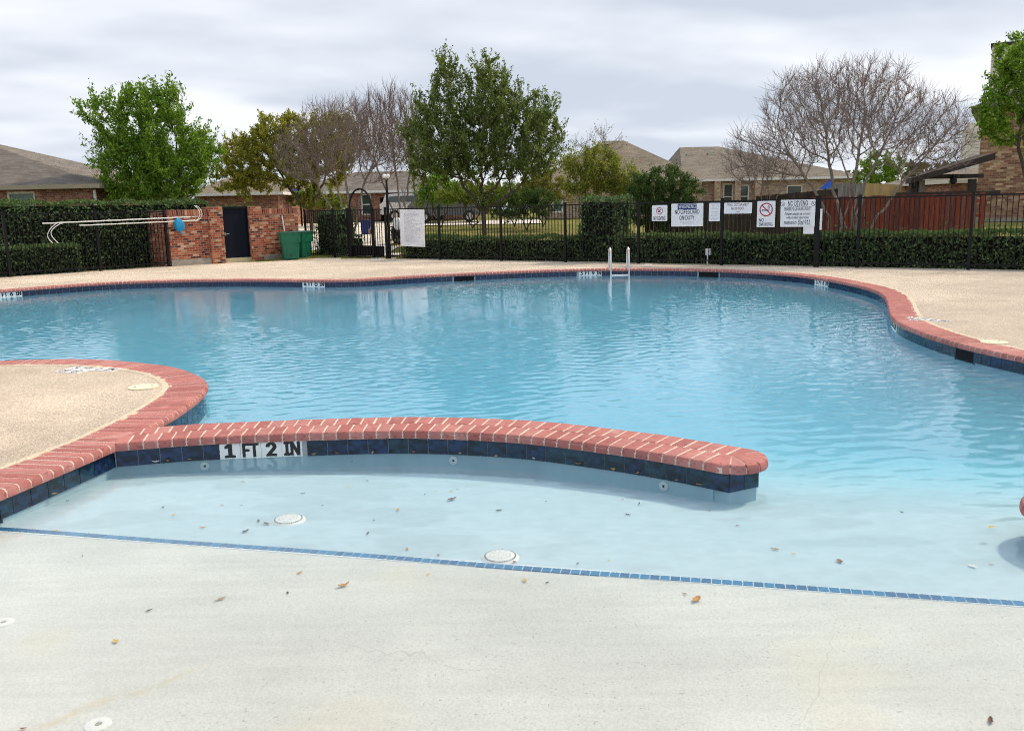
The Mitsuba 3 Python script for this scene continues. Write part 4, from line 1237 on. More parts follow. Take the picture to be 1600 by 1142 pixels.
def tree(name, label, cat, base, limb_tips, blobs, y, rng_seed, n_attr, step, kill, infl, tip, leaves=0, leaf=.1, cols=None, twigs=2, twig_len=.4, gap=.38, gs=.9, bark=None, group=None, cap=.2,
         trunk_n=5, leafmat=None, ratio=.42, tropism=(0, 0, .12), spread=.12, twig_up=.35, extra=None, depth=.85, kside=5, twig_r=.006, shell=0.0, top=None, leaf_top=None, upl=.25):
    rng = np.random.default_rng(rng_seed)
    t = thing(name, label, cat, group)
    A = in_blobs(blobs, y, n_attr, rng, gap, gs, depth, rng_seed, shell)
    N, P = colonize(stems(base, limb_tips, trunk_n, rng, .06, top), A, step, kill, infl, rng, tropism)
    r, ch = radii(N, P, tip, cap=cap)
    k_ = np.arange(1, len(N))
    v, f = segs_mesh(N[P[k_]], N[k_], np.minimum(r[P[k_]], r[k_] * 1.5), r[k_], kside)
    obj('trunk', (v, f), bark or M_bark, t, smooth=True)
    # twigs
    src = k_[(r[1:] < tip * 2.6)]
    src = np.repeat(src, twigs)
    d0 = N[src] - N[P[src]]; d0 /= np.linalg.norm(d0, axis=1, keepdims=True) + 1e-9
    d = d0 * .8 + rng.normal(0, .55, d0.shape) + [0, 0, twig_up]
    d /= np.linalg.norm(d, axis=1, keepdims=True)
    ln = twig_len * rng.uniform(.4, 1.25, len(src))[:, None]
    p0 = N[src]; pm = p0 + d * ln * .55
    d2 = d + rng.normal(0, .3, d.shape) + [0, 0, twig_up * .4]; d2 /= np.linalg.norm(d2, axis=1, keepdims=True)
    p1 = pm + d2 * ln * .45
    tv, tf = segs_mesh(np.vstack([p0, pm]), np.vstack([pm, p1]), np.full(2 * len(src), twig_r), np.r_[np.full(len(src), twig_r * .8), np.full(len(src), twig_r * .5)], 3)
    k2 = obj('twigs', (tv, tf), M_twig if bark is not M_bark and leaves == 0 else (bark or M_bark), t)
    labels[k2] = {'label': 'fine twigs', 'kind': 'stuff'}
    if leaves:
        pick = rng.integers(len(src), size=leaves)
        u = rng.uniform(.15, 1.05, (leaves, 1))
        c = np.where(u < .55, p0[pick] + d[pick] * ln[pick] * u, pm[pick] + d2[pick] * ln[pick] * (u - .55)) + rng.normal(0, spread * .45, (leaves, 3))
        cl = np.array(cols)
        lv, lf, lc = leaf_cards(c, leaf, rng, cl, d[pick] * .5, ratio, upl)
        if leaf_top is not None:       # the kind of tree whose young outer shoots are yellower than the old leaves
            tt = np.repeat(np.clip((np.linalg.norm((c - N[:trunk_n].mean(0)) / np.array(leaf_top[1]), axis=1) - .6) / .4, 0, 1) * (rng.uniform(0, 1, leaves) < .8), 4)[:, None]
            lc = lc * (1 - tt) + np.array(leaf_top[0]) * tt * (lc.mean(1, keepdims=True) / np.array(cols).mean())
        obj('crown', (lv, lf), leafmat or M_leaf, t, color=lc)
    return t


G_bright = [(0.172, 0.31, 0.034), (0.23, 0.391, 0.046), (0.127, 0.241, 0.032), (0.287, 0.437, 0.069)]
G_oak = [(0.16, 0.22, 0.055), (0.204, 0.27, 0.066), (0.264, 0.33, 0.088), (0.105, 0.154, 0.044)]
G_olive = [(0.276, 0.262, 0.048), (0.373, 0.338, 0.055), (0.207, 0.221, 0.048), (0.152, 0.179, 0.055)]
G_yel = [(.19,.25,.045),(.25,.31,.05),(.14,.20,.04)]
G_dark = [(0.056, 0.106, 0.033), (0.081, 0.144, 0.04), (0.106, 0.175, 0.05)]
G_hedge = [(0.099, 0.169, 0.076), (0.141, 0.22, 0.089), (0.19, 0.289, 0.12), (0.08, 0.141, 0.059)]

tree('green_elm_tree', 'bright green spring tree with windswept shoots behind the left hedge', 'tree', (-13.9, 35, .4), [(-13.9, 35, 1.9), (-14.6, 35, 2.6), (-13.0, 35, 2.6)],
     [(-15.7, 5.75, 1.0, .5), (-14.14, 5.75, 1.2, .9), (-13.2, 5.6, .72, 1.0), (-13.57, 3.98, 2.1, 1.35), (-15.05, 4.4, 1.1, 1.05), (-12.5, 3.96, 1.0, 1.05), (-13.79, 2.75, 2.25, .75)], 35, 1, 2200, .26, .38, 1.9, .011,
     40000, .14, G_bright, 3, .75, .33, .8, ratio=.40, tropism=(-.08, 0, .15), spread=.14, twig_up=.5, top=(-13.8, 35, 1.6))
tree('olive_tree', 'olive yellow tree with dark lower limbs left of the bare trees', 'tree', (-10.36, 46, .6), [(-10.5, 46, 2.5), (-11.5, 46, 3.2), (-9.6, 46, 3.3)],
     [(-13.2, 4.3, 1.9, 1.5), (-14.2, 3.3, 1.2, .7), (-9.0, 5.2, 1.5, 1.5), (-11.46, 5.45, 1.8, 1.45), (-10.73, 4.2, 1.95, 1.45), (-13.6, 3.5, 1.3, .8), (-9.2, 4.7, 1.3, 1.9)], 46, 2, 2600, .30, .44, 2.2, .012, 58000, .14, G_olive, 3, .6, .26, .7, twig_up=.6, top=(-10.45, 46, 2.0),
     leaf_top=((.38, .38, .06), (3.6, 2.6, 2.8)))
tree('bare_crape_myrtle', 'bare multi stemmed tree with pale limbs fanning out behind the gate', 'tree', (-6.9, 38, .5), [(-8.0, 37.8, 2.6), (-7.4, 38.3, 2.9), (-6.9, 37.6, 3.0), (-6.3, 38.2, 2.8), (-7.0, 38.6, 2.4)],
     [(-8.2, 4.1, 1.9, 1.3), (-7.0, 5.0, 1.9, 1.55), (-5.6, 4.3, 1.6, 1.5)], 38, 3, 2200, .20, .28, 2.6, .008, 0, twigs=5, twig_len=.6, gap=.24, bark=M_barkpale, cap=.075, twig_up=.8, tropism=(0, 0, .2), kside=5, trunk_n=8, twig_r=.0062, depth=.8)
tree('bare_crape_myrtle', 'reddish bare tree with dense upright twigs right of the gate lamp', 'tree', (-5.2, 42, .5), [(-5.9, 42, 3.0), (-5.3, 42.3, 3.3), (-4.7, 41.7, 3.2), (-5.1, 42.5, 2.6)],
     [(-6.3, 5.5, 1.2, 1.7), (-5.2, 5.6, 1.3, 1.8), (-4.2, 5.0, .9, 1.6)], 42, 4, 2000, .20, .28, 2.6, .008, 0, twigs=6, twig_len=.65, gap=.2, bark=M_barkpale, cap=.08, twig_up=1.1, tropism=(0, 0, .25), trunk_n=8, twig_r=.0065)
tree('young_thin_tree', 'thin leafless sapling with a few leaves between bare tree and oak', 'tree', (-4.0, 40, .5), [(-3.9, 40, 2.2), (-4.2, 40, 2.4), (-3.6, 40, 2.6)],
     [(-3.9, 4.2, .7, 1.6), (-3.7, 5.6, .6, .7)], 40, 5, 260, .25, .35, 2.0, .008, 1800, .11, G_oak, 3, .5, .3, twig_up=.7, bark=M_bark, cap=.06)
tree('live_oak_tree', 'tall dark green live oak with spiky shoots in the middle of the lawn', 'tree', (-1.0, 36, .3), [(-1.0, 36, 1.9), (-1.9, 36, 3.0), (-1.1, 36.2, 3.2), (-.3, 35.8, 3.0), (.4, 36.1, 2.6)],
     [(-3.55, 4.9, .7, .6), (-3.3, 3.5, .8, .6), (-2.35, 6.75, .62, 1.15), (-2.61, 5.5, 1.05, 1.2), (-.72, 6.55, .85, 1.1), (-.56, 5.2, 1.5, 1.4), (.99, 5.0, 1.2, 1.3), (-1.89, 4.04, 1.85, 1.25), (.18, 3.75, 1.8, 1.15), (-3.3, 5.8, .6, .5), (1.5, 4.0, .8, .8)], 36, 6, 3000, .25, .36, 2.0, .011,
     52000, .125, G_oak, 3, .66, .31, .85, ratio=.40, twig_up=.6, cap=.17, spread=.12, top=(-1.05, 36, 1.75))
tree('yellow_green_tree', 'yellow green bushy tree with wispy bare shoots in front of the tan house', 'tree', (3.2, 31, .2), [(3.2, 31, 1.4), (2.7, 31, 1.8), (3.7, 31, 1.8)],
     [(3.1, 3.0, 1.05, .75), (2.72, 2.4, .8, .6), (3.85, 2.55, .8, .7), (2.5, 3.1, .65, .55)], 31, 7, 900, .2, .3, 1.6, .009, 19000, .085, G_yel, 3, .45, .34, 1.2, twig_up=.7, leaf_top=((.32, .35, .07), (1.5, 1.5, 1.6)), cap=.07)
tree('wispy_shoot_tree', 'thin leafless yellow shoots rising above the yellow green tree', 'tree', (3.2, 31.4, .2), [(3.0, 31.4, 2.9), (3.4, 31.4, 3.0), (2.6, 31.4, 2.7)],
     [(2.6, 3.7, .6, .5), (3.4, 3.85, .8, .6)], 31.4, 8, 160, .22, .3, 1.5, .006, 700, .06, G_yel, 3, .5, .2, twig_up=.6, bark=M_barkpale, cap=.03)
tree('dark_bush', 'dense dark green bush behind the small no diving sign', 'bush', (5.1, 29, .2), [(4.8, 29, 1.3), (5.5, 29, 1.3)],
     [(5.05, 2.40, 1.05, .6), (4.55, 1.95, .7, .75), (5.71, 2.05, .6, .75), (5.1, 1.5, 1.0, .6)], 29, 9, 900, .2, .28, 1.6, .009, 20000, .08, G_dark, 3, .3, .25, 1.2, twig_up=.5, cap=.06)
tree('small_bare_tree', 'small bare reddish tree before the pale house wall', 'tree', (9.0, 31, .5), [(8.6, 31, 2.2), (9.0, 31.2, 2.4), (9.5, 30.8, 2.2), (9.1, 30.6, 2.0)],
     [(8.5, 2.9, .8, .7), (9.6, 2.9, .8, .7), (9.05, 3.1, .8, .6)], 31, 10, 800, .18, .24, 1.6, .008, 0, twigs=4, twig_len=.45, gap=.25, bark=M_twig, cap=.04, twig_up=.6, trunk_n=7, twig_r=.0045)
tree('bare_spreading_tree', 'large bare tree with a wide domed crown of fine twigs before the red fence', 'tree', (9.32, 24, .1), [(8.3, 24, 2.2), (8.9, 24.3, 2.6), (9.4, 23.8, 2.7), (9.9, 24.2, 2.5), (10.5, 23.9, 2.0), (9.1, 23.5, 2.3)],
     [(7.3, 3.15, 1.4, .8), (8.4, 4.0, 1.6, 1.3), (9.6, 4.1, 1.6, 1.3), (11.1, 3.5, 1.4, 1.15), (6.6, 2.8, .8, .45), (9.0, 4.75, 1.5, .55), (12.1, 3.2, .5, .8)], 24, 11, 4600, .15, .19, 2.4, .0052, 0, twigs=5, twig_len=.42, gap=.16, gs=1.2, bark=M_barkpale, cap=.075, twig_up=.55,
     tropism=(0, 0, .14), trunk_n=9, twig_r=.0042, depth=.9)
tree('green_edge_tree', 'fresh green leafy tree at the right photo edge before the brick chimney house', 'tree', (15.2, 25, .6), [(15.0, 25, 2.6), (14.4, 25, 3.2)],
     [(14.4, 5.4, .8, .85), (13.95, 3.95, .75, .75), (14.95, 3.65, .9, .85), (13.6, 4.55, .42, .42), (14.45, 4.58, .9, .9), (15.3, 4.6, .9, 1.3), (15.3, 3.1, .6, .5)], 25, 12, 1200, .2, .3, 1.9, .009, 24000, .10, G_bright, 3, .4, .34, 1.1, ratio=.5, twig_up=.25, cap=.08)
tree('left_edge_tree', 'tip of a green tree just reaching in at the left photo edge', 'tree', (-19.6, 30, .3), [(-19.4, 30, 3.0)], [(-19.1, 6.6, .7, .6), (-19.6, 5.6, .9, .9)], 30, 13, 300, .25, .35, 2.5, .01, 3500, .12, G_bright, 3, .4, .2, cap=.09)
for nm, lab, base, bl_, yy, seed, n_, lv, sz, cols in [
    ('green_shrub', 'small light green tree behind the red fence under the bare tree', (21.1, 50, .9), [(21.1, 3.4, 1.5, 1.0), (20.4, 2.7, 1.1, .8)], 50, 14, 260, 7000, .13, G_bright),
    ('green_shrub', 'bright green shrub behind the white car left of the oak', (-3.9, 50, .8), [(-3.77, 3.0, 1.2, .9), (-4.6, 2.6, .7, .75), (-3.4, 2.3, 1.0, .6)], 50, 15, 260, 8000, .14, G_bright),
    ('yellow_shrub', 'yellow green spreading shrub under the oak on its left', (-2.0, 48, .8), [(-2.06, 2.6, 2.0, .7), (-1.0, 2.4, 1.4, .6)], 48, 16, 300, 8000, .12, G_yel),
    ('yellow_shrub', 'yellow green shrub under the oak on its right', (.3, 48.5, .8), [(.2, 2.45, 1.7, .75)], 48.5, 17, 260, 6500, .12, G_yel),
    ('olive_shrub', 'olive shrub beside the house window right of the oak', (1.8, 47, .8), [(1.78, 3.1, 1.2, 1.0), (2.4, 2.6, .9, .8)], 47, 18, 260, 6500, .12, G_olive),
    ('dark_evergreen', 'dark low evergreen at the foot of the oak', (.9, 45, .7), [(1.36, 2.0, 1.3, .8), (.2, 1.7, 1.2, .7)], 45, 19, 300, 8000, .11, G_dark),
    ('tan_far_tree', 'pale tan tree beyond the left house roof', (-28.3, 62, 1), [(-28.3, 4.3, 1.2, 1.0)], 62, 20, 150, 2500, .16, [(.28, .24, .12), (.24, .22, .10)]),
    ('green_shrub', 'low green shrub seen between olive tree trunk and gate', (-11.6, 54, .9), [(-11.9, 2.6, 1.5, .7), (-10.6, 2.4, .9, .6)], 54, 21, 240, 5000, .14, G_yel)]:
    tree(nm, lab, 'shrub' if 'tree' not in nm else 'tree', base, [(base[0] - .3, yy, base[2] + .8), (base[0] + .4, yy, base[2] + .9)], bl_, yy, seed, n_, .25, .35, 1.8, .01, lv, sz, cols, 3, .4, .25, 1.0, twig_up=.4, cap=.06)


def hedge(label, P0, U, L, w, z0, z1, seed, dens=420, leaf=.062, cols=G_hedge, top=None, lump=.08, name='hedge'):
    rng = np.random.default_rng(seed)
    U = np.array(U); N = np.array([-U[1], U[0]])
    t = thing(name, label, 'hedge')
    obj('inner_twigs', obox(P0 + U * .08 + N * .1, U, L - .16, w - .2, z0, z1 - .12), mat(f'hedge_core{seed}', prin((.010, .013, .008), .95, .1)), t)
    H = z1 - z0
    areas = [L * H, L * w, w * H, w * H]
    pts, dirs = [], []
    for k_, ar in enumerate(areas):
        n = int(ar * dens * (1.0 if k_ != 1 else 1.2))
        a, b = rng.uniform(0, 1, n), rng.uniform(0, 1, n)
        if k_ == 0: l, d, z, nn_ = a * L, 0 * a, z0 + b * H, (-N[0], -N[1], .3)
        elif k_ == 1: l, d, z, nn_ = a * L, b * w, np.full(n, z1), (0, 0, 1)
        elif k_ == 2: l, d, z, nn_ = 0 * a, b * w, z0 + a * H, (-U[0], -U[1], .2)
        else: l, d, z, nn_ = 0 * a + L, b * w, z0 + a * H, (U[0], U[1], .2)
        q = np.c_[P0[0] + U[0] * l + N[0] * d, P0[1] + U[1] * l + N[1] * d, z]
        off = (meshkit.fbm(q * 2.2, 3, seed) - .5) * lump * 2.4 - np.abs(rng.normal(0, .055, n)) + .03
        if k_ == 1: off = off + (rng.uniform(size=n) < .06) * rng.exponential(.05, n) + (meshkit.fbm(q * .9, 2, seed + 5) - .5) * .10
        pts.append(q + np.array(nn_) * off[:, None]); dirs.append(np.tile(nn_, (n, 1)))
    c, dd_ = np.vstack(pts), np.vstack(dirs)
    v, f, col = leaf_cards(c, leaf, rng, list(cols) * 6 + [(.16, .12, .06)], dd_ * .25, .5, .1)
    if top is not None:
        k_ = np.repeat((dd_[:, 2] > .5) & (rng.uniform(size=len(dd_)) < .75), 4)[:, None]
        col = np.where(k_, col * 0 + np.array(top) * (.7 + .6 * rng.uniform(size=(len(col) // 4, 1)).repeat(4, 0)), col)
    obj('foliage', (v, f), M_gloss, t, color=col)
    return t


u2 = L2U
G_top = (.12, .185, .06)
hedge('tall clipped hedge behind the low one along the left fence', on2(-14.25) + L2N * 1.35, u2, 6.9, 1.3, .1, 2.30, 31, 330, 0.098, top=G_top, lump=.12)
hedge('low clipped hedge directly behind the left iron fence', on2(-17.2) + L2N * .30, u2, 6.3, .75, .1, 1.02, 32, 480, 0.078, top=G_top)
hedge('tall dark hedge behind the brick enclosure', on2(-9.9) + L2N * 3.3, u2, 3.6, 1.2, .1, 2.12, 33, 260, 0.098, top=G_top)
hedge('dark hedge end standing behind the green bins', on1(-7.65) + L1N * .5, L1U, 1.2, 1.0, .1, 1.85, 34, 420, .085, lump=.16)
hedge('short low hedge between the bins and the gate', on1(-6.55) + L1N * .35, L1U, .62, .8, .1, .95, 35, 480, .08)
hedge('low clipped hedge behind the fence from the notice to the ivy clump', on1(-3.95) + L1N * .35, L1U, 7.1, .8, .1, .90, 36, 520, 00.098, top=(.13, .20, .06))
hedge('low clipped hedge behind the fence under the pool signs', on1(2.95) + L1N * .35, L1U, 6.2, .8, .1, .97, 37, 540, 00.098, top=(.16, .22, .07))
hedge('low clipped hedge behind the right fence before the red wood fence', on1(8.02) + L1N * .35, L1U, 5.4, .8, .1, 1.02, 38, 560, 00.098, top=(.12, .21, .06))
hedge('tall ivy clad clump rising beside the fence post left of the signs', on1(1.86) + L1N * .45, L1U, 1.25, 1.1, .1, 2.05, 39, 430, .09, lump=.2)

# ------------------------------------------------------------------ wood fences
def plank_fence(label, a, b, z0, z1, mats, pw=.14, zfun=None, name='wood_fence', seed=1, th=.02, rail=True):
    rng = np.random.default_rng(seed)
    a, b = np.array(a), np.array(b); L = np.linalg.norm(b - a); u = (b - a) / L
    t = thing(name, label, 'fence')
    n = int(L / pw)
    for i in range(n):
        zt = (zfun(i / n) if zfun else z1) + rng.normal(0, .010)
        m = obox(a + u * (i * pw + .003), u, pw - .006, th, z0, zt, float(rng.normal(0, .004)))
        # dog-eared top
        v = np.array(m.vertices); m.vertices = v
        obj('plank', m, mats[rng.integers(len(mats))], t)
    if rail:
        for z in (z0 + .4, (z0 + z1) / 2 + .2, z1 - .25): obj('rail', obox(a, u, L, .04, z, z + .09, th + .012), mats[0], t)
    return t


rf = plank_fence('red stained wood plank fence behind the right hedge', (8.75, 25.45), (13.55, 25.15), .2, 1.93, M_red, .142, seed=2)
obj('end_post', obox((13.56, 25.15), (1, 0), .10, .10, .2, 1.97), M_red[3], rf)
plank_fence('dark brown wood fence behind the pool signs', (4.6, 29.6), (9.75, 29.2), .2, 1.95, M_brown, .14, lambda t: 1.86 + .06 * t, seed=3)
plank_fence('dark weathered fence sloping up behind the no smoking sign', (8.9, 31.6), (11.9, 31.6), .3, 2.0, M_brown, .14, lambda t: 2.05 + .2 * t, seed=5)
plank_fence('grey weathered fence with a stepped top behind the bare tree trunk', (11.75, 34), (13.75, 34), .3, 2.2, [M_greyw], .14, lambda t: 1.98 + .5 * min(1, t * 2.4), seed=6)
plank_fence('sunlit tan fence beyond the bare tree', (17.9, 45), (20.7, 45.6), .8, 2.65, [M_tanw], .3, lambda t: 2.72 - .16 * t, seed=7)
plank_fence('orange tan fence section beside the patio cover', (20.75, 45.6), (24.2, 46.2), .8, 2.4, [M_tanw2], .3, seed=8)

# ------------------------------------------------------------------ houses
def hip_roof(x0, x1, y0, y1, ze, ra, rb, zr, oh=.45, th=.16):
    """eave rectangle with overhang, ridge from ra to rb (x, y) at height zr; thickness th at the eave"""
    e = [(x0 - oh, y0 - oh), (x1 + oh, y0 - oh), (x1 + oh, y1 + oh), (x0 - oh, y1 + oh)]
    v = [(*p, ze) for p in e] + [(*p, ze - th) for p in e] + [(*ra, zr), (*rb, zr)]
    f = [[0, 1, 9], [0, 9, 8], [1, 2, 9], [2, 3, 8], [2, 8, 9], [3, 0, 8], [4, 7, 6], [4, 6, 5]]
    fas = [[0, 4, 5], [0, 5, 1], [1, 5, 6], [1, 6, 2], [2, 6, 7], [2, 7, 3], [3, 7, 4], [3, 4, 0]]
    return trimesh.Trimesh(v, f, process=False), trimesh.Trimesh(v, fas, process=False)


def house(name, label, x0, x1, y0, y1, zb, ze, ridge, zr, brick, roofm, windows=(), doors=(), vents=(), fascia=None, oh=.45, extra=None):
    t = thing(name, label, 'house')
    # front wall with real openings
    ops = [w for w in windows] + [d for d in doors]
    hole_ = [sg.box(w[0], w[1], w[2], w[3]) for w in ops]
    fr = sg.box(x0, zb, x1, ze)
    for h_ in hole_: fr = fr.difference(h_)
    m = trimesh.creation.extrude_polygon(fr, .2, engine='earcut')
    m.apply_transform(np.array([[1, 0, 0, 0], [0, 0, -1, y0 + .2], [0, 1, 0, 0], [0, 0, 0, 1.0]]))
    wl_ = [m, box(((x0 + .1), (y0 + .2 + y1) / 2, (zb + ze) / 2), (.2, y1 - y0 - .2, ze - zb)), box(((x1 - .1), (y0 + .2 + y1) / 2, (zb + ze) / 2), (.2, y1 - y0 - .2, ze - zb)), box(((x0 + x1) / 2, y1 - .1, (zb + ze) / 2), (x1 - x0 - .4, .2, ze - zb))]
    obj('wall', cat_(wl_), brick, t)
    rf_, fa = hip_roof(x0, x1, y0, y1, ze + .12, *ridge, zr, oh)
    r = obj('roof', rf_, roofm, t); obj('fascia', fa, fascia or M_trim, r)
    for vx, vy, vz in vents:
        obj('vent', cat_([box((vx, vy, vz), (.45, .45, .14)), box((vx, vy, vz + .09), (.55, .55, .03))]), M_trim, r)
    for a, b, c, d, mm in windows:
        w_ = obj('window', cat_([box(((a + c) / 2, y0 + .09, b + .04), (c - a, .07, .08)), box(((a + c) / 2, y0 + .09, d - .04), (c - a, .07, .08)), box((a + .04, y0 + .09, (b + d) / 2), (.08, .069, d - b)), box((c - .04, y0 + .09, (b + d) / 2), (.08, .069, d - b)),
                                 box(((a + c) / 2, y0 + .09, (b + d) / 2), (c - a - .16, .06, .06))]), M_whtrim, t)
        obj('pane', box(((a + c) / 2, y0 + .13, (b + d) / 2), (c - a - .02, .02, d - b - .02)), mm, w_)
    for a, b, c, d, mm in doors:
        obj('garage_opening' if mm is M_hole else 'garage_door', box(((a + c) / 2, y0 + (.9 if mm is M_hole else .12), (b + d) / 2), (c - a + (.3 if mm is M_hole else -.01), .04, d - b)), mm, t)
    return t


hl = house('brick_house', 'low red brick house with grey hip roof behind the left hedge', -33, -15.95, 34, 44, .3, 2.95, ((-28, 39), (-23.4, 39)), 5.35, M_brickL, M_roofL, windows=[(-19.35, 1.4, -18.25, 2.85, M_glassg), (-23.5, 1.4, -21.8, 2.85, M_glassg)], fascia=mat('tan_fascia', prin((.36, .31, .22), .6, .3)))
dp = obj('downspout', box((-15.9, 33.94, 1.6), (.08, .08, 2.5)), M_whtrim, hl)
house('brick_house', 'brown house between the green and olive trees, pale fascia along its eave', -18.5, -13.6, 52, 60, .9, 2.95, ((-17, 56), (-15, 56)), 4.35, M_brickL, M_roofC, windows=[], fascia=M_whtrim)
hb = house('brick_house', 'red brick house with white window and open dark garage behind the gate', -16, -2.5, 60, 70, 1.2, 3.1, ((-11, 65), (-7.5, 65)), 4.7, M_brickL, M_roofL, windows=[(-10.05, 1.6, -9.35, 3.0, M_glass)], doors=[(-8.75, 1.2, -7.65, 2.75, M_hole), (-11.7, 1.2, -11.0, 2.35, M_plast)], fascia=M_whtrim)
house('tan_house', 'tan brick house with tall hip roof in the centre right', 2.2, 12.4, 58, 70, 1.1, 3.42, ((6.9, 64), (8.4, 64)), 6.45, M_brickT, M_roofC, windows=[(2.9, 1.5, 3.6, 3.1, M_glassg)], vents=[(6.3, 62.6, 5.85), (7.0, 63.2, 6.22)])
hc2 = house('tan_house', 'second tan house with lower roof and pale brick columns, right of the tall roof', 12.45, 24.0, 61, 76, 1.1, 3.40, ((13.2, 68), (16.2, 68)), 6.15, M_brickT, M_roofD, windows=[(16.0, 1.5, 16.7, 3.1, M_glass), (19.3, 1.5, 20.4, 3.0, M_glass), (14.9, 1.4, 15.6, 3.2, M_glass)], vents=[(13.6, 66.2, 5.45), (15.2, 66.2, 5.5)], fascia=M_whtrim)
for x in (13.1, 14.4, 15.8, 17.2): obj('column', box((x, 60.75, 2.2), (.42, .42, 2.3)), M_brickT, hc2)
hr = thing('chimney_house', 'brown brick house wall with a tall siding clad chimney at the right photo edge', 'house')
HM = trimesh.transformations.rotation_matrix(math.radians(-30), [0, 0, 1]); HM[:3, 3] = [17.05, 32.0, 0]
hv = lambda m: m.copy().apply_transform(HM)
obj('wall', hv(cat_([box((3.2, .1, 2.75), (6.4, .2, 4.8)), box((.1, 4.2, 2.75), (.2, 8, 4.8))])), M_brickR, hr)
obj('ledge', hv(box((3.2, -.07, 1.02), (6.6, .14, .12))), M_concrete, hr)
rr_, fa_ = hip_roof(0, 6.4, 0, 8, 5.0, (3, 4), (3.6, 4), 6.9, .35)
r = obj('roof', hv(rr_), M_roofL, hr); obj('fascia', hv(fa_), M_darkwood, r)
ch = obj('chimney', hv(box((.75, 1.55, 5.9), (1.25, .9, 2.6))), M_siding, hr)
for i in range(14): obj('siding_board', hv(box((.75, 1.088, 4.75 + i * .18), (1.27, .03, .155))), M_siding, ch)
obj('cap', hv(box((.75, 1.55, 7.26), (1.35, 1.0, .12))), M_darkwood, ch)
c2 = thing('far_chimney', 'pale siding chimney rising behind the patio cover', 'chimney')
obj('shaft', box((23.75, 45.4, 3.3), (.72, .7, 4.0)), M_siding, c2)
for i in range(15): obj('siding_board', box((23.75, 45.035, 2.7 + i * .17), (.74, .03, .145)), M_siding, c2)
obj('crown', cat_([box((23.75, 45.4, 5.36), (.60, .55, .12)), box((23.75, 45.4, 5.5), (.36, .36, .16))]), M_siding, c2)
nh = house('red_house', 'dark red house wall under the patio cover', 20.6, 27.0, 41, 48, .9, 2.55, ((22, 44.5), (25, 44.5)), 3.3, M_brickL, M_roofD, oh=.25)

pc = thing('patio_cover', 'dark timber patio cover with sloping roof on posts', 'patio cover')
obj('roof', trimesh.Trimesh([(13.45, 29.4, 2.52), (16.2, 29.4, 3.28), (16.2, 30.5, 3.28), (13.75, 30.5, 2.52), (13.45, 29.4, 2.34), (16.2, 29.4, 3.06), (16.2, 30.5, 3.06), (13.75, 30.5, 2.34)],
                            [[0, 1, 2], [0, 2, 3], [4, 6, 5], [4, 7, 6], [0, 4, 5], [0, 5, 1], [1, 5, 6], [1, 6, 2], [2, 6, 7], [2, 7, 3], [3, 7, 4], [3, 4, 0]], process=False), M_darkwood, pc)
obj('beam', box((14.9, 29.9, 2.55), (2.4, .12, .14)), M_darkwood, pc)
obj('lower_beam', box((14.5, 29.0, 1.98), (3.4, .12, .12)), M_darkwood, pc)
for x, m_ in ((13.75, M_darkwood), (14.0, M_greyw), (15.75, M_darkwood)): obj('post', box((x, 29.9, 1.4), (.2, .2, 2.1)), m_, pc)
for x, z, rad in ((13.66, 2.30, .07), (15.0, 2.44, .10)):
    l_ = thing('patio_lantern', 'black lantern hanging at the left post of the patio cover' if x < 14 else 'black round lantern hanging under the patio cover beam', 'lantern')
    obj('body', loft([(z - rad * 1.5, rad * .3, rad * .3, x, 29.7), (z - rad, rad, rad, x, 29.7), (z + rad * .6, rad * .9, rad * .9, x, 29.7), (z + rad * 1.3, rad * .2, rad * .2, x, 29.7)]), M_iron, l_, smooth=40)
    obj('hook', tube_path([[x, 29.7, z + rad * 1.2], [x, 29.75, z + rad * 1.9]], .012, 6), M_iron, l_)

# pavement and street beyond the gate
def terrain_sheet(poly, dz, step=1.0):
    x0, y0, x1, y1 = poly.bounds
    return grid_region(poly, np.arange(x0 - step, x1 + step, step), np.arange(y0 - step, y1 + step, step), lambda x, y: terrain(x, y) + dz)


struct('street', terrain_sheet(sg.Polygon([(-40, 53.5), (1.5, 52.0), (1.5, 56.5), (-40, 58.5)]), .05), M_pave, 'pale concrete street beyond the lawn', smooth=True)
struct('path', terrain_sheet(sg.Polygon([(-6.2, 32.6), (-4.4, 31.3), (-5.6, 40), (-7.5, 54), (-13.5, 54), (-11.0, 42)]), .035, .5), M_pave, 'pale concrete path leading from the gate to the street', smooth=True)


